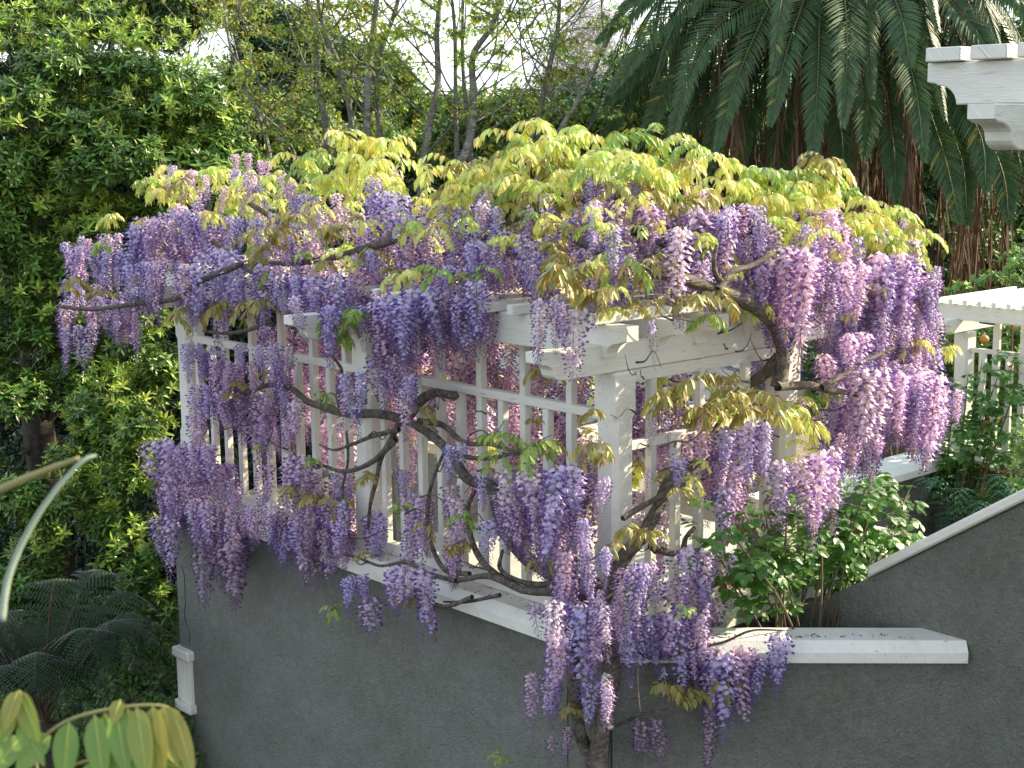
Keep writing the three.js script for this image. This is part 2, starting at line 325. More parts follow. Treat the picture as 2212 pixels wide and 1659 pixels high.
{
  const base = [2.1, 0.8, 0.098];
  const t = pergola(base, 'white pergola with lattice sides standing on the grey wall, smothered in wisteria');
  const pg = postGeo(0.14, 1.257, 0.022);
  const post = (u, v) => { const m = part(t, 'post', pg, M.paint); m.position.set(v - base[1], 0.0, -u + base[0]); };
  for (const [u, v] of [[0.13, 0.19], [2.08, 0.19], [4.08, 0.19], [0.13, 1.46], [2.08, 1.46], [4.08, 1.46]]) post(u, v);
  // cross beams on the posts
  for (const u of [0.13, 2.08, 4.08]) {
    const h0 = 1.357, h1 = 1.497, pts = [...cyma(u > 4 ? -0.2 : -0.345, -1, h0, h1), ...cyma(1.95, 1, h0, h1).reverse()];
    profile(t, 'beam', pts, u - 0.045, u + 0.045, 'v', M.paint, base);
  }
  // long beams
  for (const v of [0.05, 0.38, 0.69, 1.08, 1.5]) {
    const h0 = 1.437, h1 = 1.592, pts = [...cove(-0.075, -1, h0, h1), ...cove(4.24, 1, h0, h1).reverse()];
    profile(t, 'beam', pts, v, v + 0.085, 'u', M.paint, base);
  }
  // rafters on top
  for (let i = 0; i < 24; i++) {
    const u = 0.06 + i * 0.18, j = rr(-0.03, 0.03);
    board(t, 'rafter', [u, u + 0.045], [-0.03 + j, 1.72 + j], [1.594, 1.645], M.paint, base, 0.005);
  }
  // lattice, long side: tall pickets alternate with short ones below the rail
  const pick_ = (u, tall) => board(t, 'picket', [u - 0.021, u + 0.021], [0.165, 0.207], [0.16, tall ? 1.43 : 1.112], M.paint, base, 0.004);
  for (let i = 0; i < 10; i++) { const u = 0.42 + i * 0.168; if (u < 1.98) pick_(u, i % 2 === 0); }
  for (let i = 0; i < 11; i++) { const u = 2.29 + i * 0.168; if (u < 3.98) pick_(u, i % 2 === 0); }
  for (const [a, b] of [[0.202, 2.008], [2.152, 4.008]]) {
    board(t, 'rail', [a, b], [0.163, 0.208], [1.113, 1.16], M.paint, base);
    board(t, 'rail', [a, b], [0.155, 0.215], [0.1, 0.162], M.paint, base);
  }
  // lattice, short side
  const pe = (v, tall) => board(t, 'picket', [0.108, 0.15], [v - 0.021, v + 0.021], [0.16, tall ? 1.29 : 0.955], M.paint, base, 0.004);
  for (let i = 0; i < 6; i++) pe(0.44 + i * 0.178, i % 2 === 0 || i === 2 || i === 4);
  board(t, 'rail', [0.106, 0.152], [0.262, 1.388], [0.957, 1.0], M.paint, base);
  board(t, 'rail', [0.1, 0.158], [0.262, 1.388], [0.1, 0.162], M.paint, base);
  board(t, 'rail', [0.1, 0.158], [0.262, 1.388], [1.29, 1.352], M.paint, base);
  // back side, rails and pickets
  for (const [a, b] of [[0.202, 2.008], [2.152, 4.008]]) board(t, 'rail', [a, b], [1.44, 1.485], [0.30, 0.37], M.paint, base);
}
// ------------------------------------------------------------------ the pergola in the far right court
{
  const base = [0, 4.95, 0.106];
  const t = pergola(base, 'small sunlit white pergola and lattice fence in the court at the far right');
  const pg = postGeo(0.115, 0.886, 0.015);
  for (const u of [1.14, -0.9]) { const m = part(t, 'post', pg, M.paint); m.position.set(4.95 - base[1], 0, -u + base[0]); }
  for (const u of [1.14, -0.9]) { const h0 = 0.994, h1 = 1.10; profile(t, 'beam', [...cyma(4.62, -1, h0, h1, 0.09, 0.03), ...cyma(5.9, 1, h0, h1, 0.09, 0.03).reverse()], u - 0.04, u + 0.04, 'v', M.paint, base, 0.003); }
  for (const v of [4.8, 5.6]) profile(t, 'beam', [...cove(1.36, 1, 1.085, 1.2, 0.1, 0.045), ...cove(-1.3, -1, 1.085, 1.2, 0.1, 0.045).reverse()].reverse(), v, v + 0.06, 'u', M.paint, base, 0.003);
  for (let i = 0; i < 20; i++) { const u = 1.245 - i * 0.115; board(t, 'rafter', [u, u + 0.032], [4.74, 5.85], [1.202, 1.24], M.paint, base, 0.003); }
  for (let i = 0; i < 17; i++) { const u = 0.98 - i * 0.107; if (Math.abs(u + 0.9) > 0.1) board(t, 'picket', [u - 0.026, u + 0.026], [4.92, 4.95], [0.15, i % 2 ? 1.08 : 0.84], M.paint, base, 0.003); }
  board(t, 'rail', [-1.3, 1.08], [4.918, 4.952], [0.84, 0.872], M.paint, base, 0.003);
  board(t, 'rail', [-1.3, 1.08], [4.915, 4.955], [0.106, 0.15], M.paint, base, 0.003);
  const w = onA(2132, 690, 4.86), s = thing('spotlight', 'small black cylindrical spotlight under the far right pergola beam', 'lamp', w);
  const cg = new THREE.LatheGeometry([[0, -0.06], [0.03, -0.058], [0.036, -0.05], [0.036, 0.045], [0.033, 0.05], [0.03, 0.04], [0, 0.035]].map(p => new THREE.Vector2(...p)), 20); cg.rotateZ(Math.PI / 2 - 0.15);
  part(s, 'housing', cg, M.lampBlack);
  const bg = new RoundedBoxGeometry(0.02, 0.05, 0.02, 1, 0.004); bg.translate(0, 0.05, 0); part(s, 'bracket', bg, M.lampBlack);
}
// ------------------------------------------------------------------ the pergola end near the camera, top right
{
  const p = at(2001, 200, 5.3), w = p.clone().sub(C), u1 = w.dot(AV), v0 = w.dot(EV);
  const hT = onA(2001, 137, v0).y - C.y, hB = onA(2120, 225, v0).y - C.y;
  const base = [u1 - 1.5, v0, -yCap];
  const t = pergola(base, 'white pergola beam end with scroll-cut corbel at the top right corner');
  profile(t, 'beam', [...cove(u1, 1, hB, hT, 0.12, (hT - hB) * 0.45), ...cove(u1 - 3.2, -1, hB, hT).reverse()].reverse(), v0, v0 + 0.09, 'u', M.paint, base);
  profile(t, 'beam', [...cove(u1, 1, hB, hT, 0.12, (hT - hB) * 0.45), ...cove(u1 - 3.2, -1, hB, hT).reverse()].reverse(), v0 + 1.4, v0 + 1.49, 'u', M.paint, base);
  const hE = onA(2112, 312, v0 - 0.3).y - C.y;
  for (const u of [u1 - 0.42, u1 - 2.7]) profile(t, 'beam', [...cyma(v0 - 0.34, -1, hB - 0.155, hB - 0.004, 0.17), ...cyma(v0 + 1.8, 1, hB - 0.155, hB - 0.004, 0.17).reverse()], u - 0.05, u + 0.05, 'v', M.paint, base);
  for (let i = 0; i < 15; i++) { const u = u1 - 0.012 - i * 0.18; board(t, 'rafter', [u - 0.14, u], [v0 - 0.035 - 0.006 * i % 3, v0 + 1.55], [hT + 0.003, hT + 0.052], M.paint, base, 0.005); }
  for (const [u, v] of [[u1 - 2.7, v0 + 0.1], [u1 - 2.7, v0 + 1.45], [u1 - 0.42, v0 + 1.45]]) { const m = part(t, 'post', postGeo(0.14, hB - 0.158 + yCap, 0.02), M.paint); m.position.set(v - base[1], 0, -u + base[0]); }
}
// ------------------------------------------------------------------ shingled house behind the lattice
{
  const uE = 3.0, vL = 2.72, hE = 0.33;
  const base = [uE + 2, vL + 2, -yCap];
  const t = thing('garden_house', 'small house with slate grey shingled roof and white fascia behind the lattice', 'house', L(...base), YAW);
  board(t, 'wall', [uE + 0.25, uE + 3.6], [vL + 0.2, vL + 3.6], [-yCap, hE - 0.06], M.houseStucco, base, 0.01);
  board(t, 'fascia', [uE - 0.03, uE], [vL, vL + 3.8], [hE - 0.16, hE], M.paint, base, 0.004);
  // roof rises to the back
  const rise = 0.95, run = 2.2, a = Math.atan2(rise, run), sl = Math.hypot(rise, run);
  const rf = new THREE.Group(); rf.name = 'roof'; t.add(rf); rf.position.set(vL - base[1], hE + 0.01 - base[2], -uE + base[0]); rf.rotation.x = a;
  const deck = part(rf, 'roof_deck', boxUV(new THREE.BoxGeometry(3.8, 0.03, sl).translate(1.9, -0.02, -sl / 2)), M.shingle[0]);
  const rows = 17, rg = [[], [], []];
  for (let r = 0; r < rows; r++) { let x = -0.02 - rnd() * 0.1; while (x < 3.8) { const w = rr(0.11, 0.2); const g = new RoundedBoxGeometry(w - 0.006, 0.014, 0.2, 1, 0.003); g.rotateX(0.05); g.translate(x + w / 2, 0.012 + rnd() * 0.004, -0.06 - r * sl / rows); pick(rg).push(boxUV(g)); x += w; } }
  rg.forEach((g, i) => part(rf, 'shingle', mergeGeometries(g), M.shingle[i], { kind: 'stuff' }));
}

// ------------------------------------------------------------------ wisteria: geometry of clusters and sprays
const mix = (a, b, t) => a.map((x, i) => x + (b[i] - x) * t);
const GA = Math.PI * (3 - Math.sqrt(5));
function racemeGeo(n, len, rad0, openTo) {
  const m = new MB();
  const bend = rr(-0.03, 0.03), bend2 = rr(-0.03, 0.03);
  const axis = t => V(bend * t * t, -len * t, bend2 * t * t);
  const q = []; for (let i = 0; i <= 5; i++) q.push(axis(i / 5));
  m.tube(q, [0.0025, 0.0022, 0.002, 0.0018, 0.0015, 0.001], 3, [0.30, 0.32, 0.16]);
  for (let i = 0; i < n; i++) {
    const t = Math.min(1, 0.02 + 0.98 * (i + rr(-0.5, 0.5) + 0.5) / n), a = i * GA + rr(-0.3, 0.3);
    const r = rad0 * (t < 0.12 ? 0.7 + 2.5 * t : 1) * Math.pow(1.02 - t, 0.55) * rr(0.5, 1.25);
    const o = V(Math.cos(a), 0, Math.sin(a)), p = axis(t).addScaledVector(o, r).add(V(0, -r * 0.1, 0));
    const s = V(-Math.sin(a), 0, Math.cos(a)), open = t < openTo * rr(0.85, 1.1);
    m.tri(axis(Math.max(0, t - 0.03)), p.clone().addScaledVector(s, 0.0022), p.clone().addScaledVector(s, -0.0022), [0.32, 0.22, 0.22]);
    if (open) {
      const z = rr(0.0125, 0.0185) * (1.1 - 0.35 * t), tw = rr(-0.5, 0.5), el = rr(0.1, 0.9);
      const face = o.clone().multiplyScalar(Math.cos(el)).addScaledVector(UP, Math.sin(el)).addScaledVector(s, tw).normalize();
      const x = V().crossVectors(UP, face).normalize(), y = V().crossVectors(face, x);
      const pale = mix([0.82, 0.78, 0.83], [0.50, 0.42, 0.66], Math.min(1, Math.max(0, rnd() * 0.8 + (t - 0.3) * 0.5))), mid = mix(pale, [0.86, 0.82, 0.78], 0.45), edge = mix(pale, [0.42, 0.32, 0.50], rr(0, 0.5));
      const c = p.clone().addScaledVector(y, z * 0.35), ring = [];
      for (let j = 0; j < 6; j++) { const b = j / 6 * 2 * Math.PI + 0.5; ring.push(p.clone().addScaledVector(x, Math.cos(b) * z * 0.95).addScaledVector(y, z * 0.45 + Math.sin(b) * z * 0.85).addScaledVector(face, (Math.cos(b) ** 2) * -z * 0.45 + (Math.sin(b) > 0.3 ? -z * 0.35 : z * 0.1))); }
      for (let j = 0; j < 6; j++) m.tri(c, ring[j], ring[(j + 1) % 6], mid, edge, edge);
      const k1 = mix([0.34, 0.24, 0.53], [0.21, 0.13, 0.40], rnd()), tip = p.clone().addScaledVector(face, z * 1.25).addScaledVector(y, -z * 0.9), bk = p.clone().addScaledVector(y, -z * 0.15);
      const lo = p.clone().addScaledVector(face, z * 0.35).addScaledVector(y, -z * 1.0);
      for (const sg of [-1, 1]) m.quad(bk, p.clone().addScaledVector(x, sg * z * 0.45).addScaledVector(face, z * 0.6).addScaledVector(y, -z * 0.2), tip, lo, k1);
    } else {
      const z = rr(0.006, 0.010) * (1.2 - 0.5 * t), d = o.clone().multiplyScalar(0.9).addScaledVector(UP, -0.7).normalize(), x = V().crossVectors(d, UP).normalize(), y = V().crossVectors(x, d);
      const k1 = mix([0.27, 0.18, 0.50], [0.16, 0.10, 0.31], rnd());
      const b = p.clone(), e = p.clone().addScaledVector(d, z * 2.3), c = p.clone().addScaledVector(d, z * 1.2), w = z * 0.62;
      const rg = [x, y, x.clone().negate(), y.clone().negate()].map(q2 => c.clone().addScaledVector(q2, w));
      for (let j = 0; j < 4; j++) { m.tri(b, rg[j], rg[(j + 1) % 4], k1); m.tri(e, rg[(j + 1) % 4], rg[j], k1); }
    }
  }
  return m.geo();
}
const FULL = [], SPARSE = [];
for (let i = 0; i < 10; i++) FULL.push(racemeGeo(Math.round(rr(96, 124)), rr(0.31, 0.42), rr(0.050, 0.068), rr(0.58, 0.9)));
for (let i = 0; i < 3; i++) SPARSE.push(racemeGeo(44, rr(0.30, 0.36), 0.034, rr(0.25, 0.45)));
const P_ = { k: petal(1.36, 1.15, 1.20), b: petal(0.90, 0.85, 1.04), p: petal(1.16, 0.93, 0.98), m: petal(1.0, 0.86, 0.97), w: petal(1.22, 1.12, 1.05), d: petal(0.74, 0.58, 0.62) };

function sprayGeo(nLeaf, len, pal, opt = {}) {
  const m = new MB(); const az0 = rnd() * 6.28;
  for (let l = 0; l < nLeaf; l++) {
    const az = az0 + l * GA + rr(-0.3, 0.3), el = rr(0.25, 1.2), R = len * rr(0.7, 1.1);
    let d = V(Math.cos(az) * Math.cos(el), Math.sin(el), Math.sin(az) * Math.cos(el)), p = V(0, 0, 0); const pts = [p.clone()], dirs = [d.clone()];
    const N = 5; for (let i = 0; i < N; i++) { d = d.clone().addScaledVector(UP, -0.38).normalize(); p = p.clone().addScaledVector(d, R / N); pts.push(p); dirs.push(d); }
    m.tube(pts, pts.map((_, i) => 0.0022 - 0.0014 * i / N), 3, pal.stem);
    const base = mix(pal.a, pal.b, rnd());
    for (let i = 1; i <= N; i++) for (const sg of i === N ? [-1, 0, 1] : [-1, 1]) {
      const s = V().crossVectors(dirs[i], UP).normalize();
      const out = sg === 0 ? dirs[i].clone() : s.clone().multiplyScalar(sg).addScaledVector(dirs[i], 0.75);
      out.addScaledVector(UP, -rr(0.3, 1.5) * (opt.hang ?? 1)).normalize();
      const nor = V(rr(-0.5, 0.5), 1, rr(-0.5, 0.5)).addScaledVector(out, 0.4);
      const k = mix(base, mix(pal.a, pal.b, rnd()), 0.35).map(x => x * rr(0.85, 1.12));
      m.leaf(pts[i], out, nor, rr(0.056, 0.084) * (opt.k || 1), rr(0.023, 0.032) * (opt.k || 1), k, { n: 3, droop: rr(0.2, 0.9), fold: rr(0.05, 0.35), shape: 0.42 });
    }
  }
  return m.geo();
}
const PAL = {
  y: { a: [0.88, 0.80, 0.27], b: [0.68, 0.80, 0.22], stem: [0.36, 0.30, 0.12] },
  b: { a: [0.50, 0.38, 0.10], b: [0.42, 0.42, 0.12], stem: [0.30, 0.20, 0.10] },
  g: { a: [0.30, 0.46, 0.09], b: [0.48, 0.58, 0.13], stem: [0.25, 0.30, 0.10] },
};
const SPRAY = {};
for (const k of ['y', 'b', 'g']) SPRAY[k] = [0, 1, 2, 3, 4, 5, 6].map(() => sprayGeo(Math.round(rr(3, 7)), rr(0.11, 0.19), PAL[k]));
const LEAF = leafMat(1, 1, 1, 0.6, 0.5);

// ------------------------------------------------------------------ wisteria: the plant
const vineBase = at(1290, 1800, 6.6); vineBase.y = 0;
const vine = thing('wisteria_vine', 'old wisteria with hanging lilac flower clusters and yellow young leaves over the white pergola', 'climbing plant', vineBase);
const inVine = w => w.clone().sub(vineBase);
const dB = L(-1.19, 1.235, 0).sub(L(-0.02, 0.02, 0)).normalize(), nB = V(-dB.z, 0, dB.x).multiplyScalar(Math.sign(-dB.z * -1 + dB.x * 6) || 1);
const pt = (x, y, pl, off) => pl === 'B' || (pl === 'E' && off <= -0.32 && y > 1325 && x > 1320) ? onPlane(x, y, L(-0.02, 0.02, 0).addScaledVector(nB, 0.09 + (pl === 'E' ? (off + 0.45) * -0.3 : off)), nB) : pl === 'E' ? onE(x, y, off) : pl === 'A' ? onA(x, y, off) : at(x, y, off);
function branch(name, list, pl, off, r0, r1, sides = 7) {
  const f = 0.82 / 438;                                    // radii are given in picture measures at the lattice
  return part(vine, name, limb(list.map(q => inVine(pt(q[0], q[1], q[3] || pl, q[2] ?? off))), r0 * f, r1 * f, sides, 0.16), M.vine);
}
{
  const trunkTop = pt(1300, 1400, 'A', -0.07);
  const tm = [inVine(vineBase.clone().add(V(0, -0.05, 0))), inVine(V(vineBase.x - 0.02, 0.6, vineBase.z)), inVine(V(vineBase.x + 0.02, 1.2, vineBase.z - 0.02)), inVine(pt(1296, 1600, 'A', -0.1)), inVine(pt(1318, 1480, 'A', -0.09)), inVine(pt(1318, 1400, 'A', -0.07)), inVine(pt(1300, 1330, 'A', -0.03)), inVine(pt(1285, 1255, 'A', 0.03))];
  part(vine, 'trunk', limb(tm, 0.052, 0.03, 12, 0.3, [1, 1, 1], 7), M.vine);
  branch('stem', [[1285, 1662], [1258, 1600], [1243, 1520], [1240, 1440], [1250, 1380], [1285, 1330]], 'A', -0.12, 17, 14, 9);
  branch('branch', [[1290, 1335], [1255, 1270], [1185, 1238], [1120, 1190], [1080, 1130], [1060, 1050], [1010, 1035], [978, 985], [925, 935], [867, 903]], 'A', -0.04, 20, 11, 9);
  branch('branch', [[867, 903], [800, 893], [745, 893], [700, 880], [665, 868], [630, 840], [580, 832], [535, 848], [500, 842], [474, 830]], 'A', 0.02, 14, 6, 8);
  branch('branch', [[867, 903], [850, 940], [825, 985], [812, 1040], [800, 1090], [795, 1140]], 'A', 0.0, 10, 5);
  branch('branch', [[862, 928], [800, 944], [760, 960], [720, 972], [690, 960]], 'A', -0.02, 8, 3);
  branch('branch', [[855, 948], [820, 985], [780, 1010], [738, 1018], [690, 1005], [660, 1015]], 'A', -0.02, 10, 4);
  branch('branch', [[880, 905], [905, 870], [935, 850], [985, 855]], 'A', 0.05, 16, 12, 9);
  branch('branch', [[905, 910], [960, 920], [1000, 955], [1060, 960], [1110, 975]], 'A', 0.02, 10, 5);
  branch('branch', [[910, 925], [960, 965], [1000, 985], [1060, 990], [1120, 975], [1175, 960]], 'A', -0.03, 9, 4);
  branch('branch', [[1290, 1320], [1210, 1282], [1130, 1275], [1060, 1245], [985, 1255]], 'A', -0.07, 13, 7, 8);
  branch('branch', [[1130, 1275], [1070, 1240], [1030, 1195], [1015, 1150], [1010, 1100], [1025, 1060]], 'A', -0.04, 11, 6);
  branch('branch', [[1015, 1240], [960, 1230], [930, 1170], [925, 1080], [945, 1010], [960, 975]], 'A', -0.05, 8, 4);
  branch('branch', [[1240, 1240], [1180, 1262], [1130, 1258], [1080, 1228], [1085, 1190]], 'A', -0.02, 10, 5);
  branch('branch', [[985, 1255], [930, 1240], [880, 1215], [820, 1222], [760, 1200], [715, 1195]], 'A', -0.09, 7, 3);
  branch('branch', [[1020, 1290], [960, 1310], [900, 1290], [870, 1265], [858, 1240]], 'A', -0.16, 7, 3);
  branch('branch', [[1080, 1285], [1010, 1300], [960, 1300]], 'A', -0.12, 6, 3);
  branch('branch', [[738, 900], [730, 850], [738, 800], [720, 770], [716, 735]], 'A', 0.02, 7, 4);
  branch('branch', [[748, 930], [752, 990], [740, 1060], [745, 1130]], 'A', 0.0, 5, 3);
  // right side
  branch('branch', [[1300, 1300], [1345, 1210], [1385, 1160], [1415, 1110], [1445, 1040], [1490, 1005], [1540, 985], [1590, 960]], 'E', -0.02, 21, 11, 9);
  branch('branch', [[1405, 1180], [1450, 1195], [1475, 1190], [1480, 1165], [1500, 1140]], 'E', -0.02, 10, 6);
  branch('branch', [[1345, 1120], [1420, 1075], [1465, 1050], [1520, 1035]], 'E', -0.08, 8, 4);
  branch('branch', [[1680, 836], [1690, 790], [1690, 745], [1670, 700], [1630, 665], [1585, 640], [1545, 625], [1500, 610], [1450, 598], [1400, 585]], 'E', -0.17, 21, 13, 10);
  branch('branch', [[1560, 610], [1545, 590], [1542, 560], [1548, 530]], 'E', -0.2, 8, 5);
  branch('branch', [[1550, 625], [1580, 590], [1620, 575], [1680, 545]], 'E', -0.2, 12, 5, 8);
  branch('branch', [[1655, 640], [1690, 700], [1705, 740], [1670, 790], [1610, 840, 0.3], [1560, 880, 0.4]], 'E', -0.05, 22, 15, 9);
  branch('branch', [[1680, 836], [1740, 832], [1790, 842], [1840, 850], [1890, 862]], 'E', -0.2, 13, 6, 8);
  branch('branch', [[1775, 838], [1820, 810], [1870, 780], [1930, 752]], 'E', -0.26, 10, 4);
  branch('branch', [[1640, 838], [1600, 870], [1560, 905], [1530, 950]], 'E', -0.1, 10, 5);
  branch('branch', [[1370, 500], [1440, 530], [1500, 590], [1550, 620]], 'E', 0.1, 13, 9, 8);
  // over the top, left
  branch('branch', [[125, 662], [200, 668], [300, 655], [380, 645], [430, 610], [520, 570]], 'A', -0.25, 7, 10, 7);
  branch('branch', [[300, 655], [360, 620], [430, 592], [540, 575], [700, 560], [850, 520]], 'A', 0.1, 6, 12, 7);
  branch('branch', [[460, 520], [520, 570], [600, 620], [690, 600]], 'A', 0.0, 9, 7);
  branch('branch', [[540, 440], [590, 470], [640, 500]], 'A', 0.2, 9, 9);
  branch('branch', [[1180, 480], [1250, 520], [1330, 560], [1400, 585]], 'A', 0.3, 11, 13, 8);
  branch('branch', [[830, 585], [900, 560], [1010, 540], [1100, 480], [1200, 440]], 'A', 0.4, 9, 8);
  branch('branch', [[590, 690], [545, 710], [490, 720], [440, 715]], 'A', -0.12, 9, 4);
  branch('branch', [[1210, 340], [1225, 390], [1250, 470]], 'A', 0.9, 10, 12);
  branch('branch', [[1280, 560], [1420, 500], [1560, 470], [1700, 480]], 'E', 0.4, 9, 8);
  branch('branch', [[1700, 480], [1850, 520], [1950, 600], [2010, 660]], 'E', 0.2, 9, 4);
  // low, right of the trunk
  branch('branch', [[1310, 1420], [1380, 1415], [1430, 1422], [1490, 1402], [1560, 1388], [1625, 1362], [1690, 1362]], 'B', -0.02, 7, 2);
  branch('branch', [[1308, 1575, -0.3], [1350, 1560, -0.4], [1400, 1540], [1450, 1530], [1540, 1490]], 'E', -0.5, 5, 2);
  branch('tendril', [[1376, 1430], [1378, 1490], [1384, 1560], [1388, 1650]], 'E', -0.28, 2.2, 1.5, 4);
  // fine twigs springing from the limbs
  for (let i = 0; i < 95; i++) {
    const a = rnd() < 0.66, x = a ? rr(480, 1280) : rr(1330, 1800), y = a ? rr(860, 1230) : rr(620, 1200), l = rr(40, 130), s = rr(-1, 1);
    branch('twig', [[x, y], [x + l * 0.35 * s, y + rr(-14, 6)], [x + l * 0.7 * s, y + rr(-26, 8)], [x + l * s, y + rr(-44, 14)]], a ? 'A' : 'E', a ? rr(-0.12, 0.0) : rr(-0.15, 0), 3.0, 1.0, 4);
  }
}
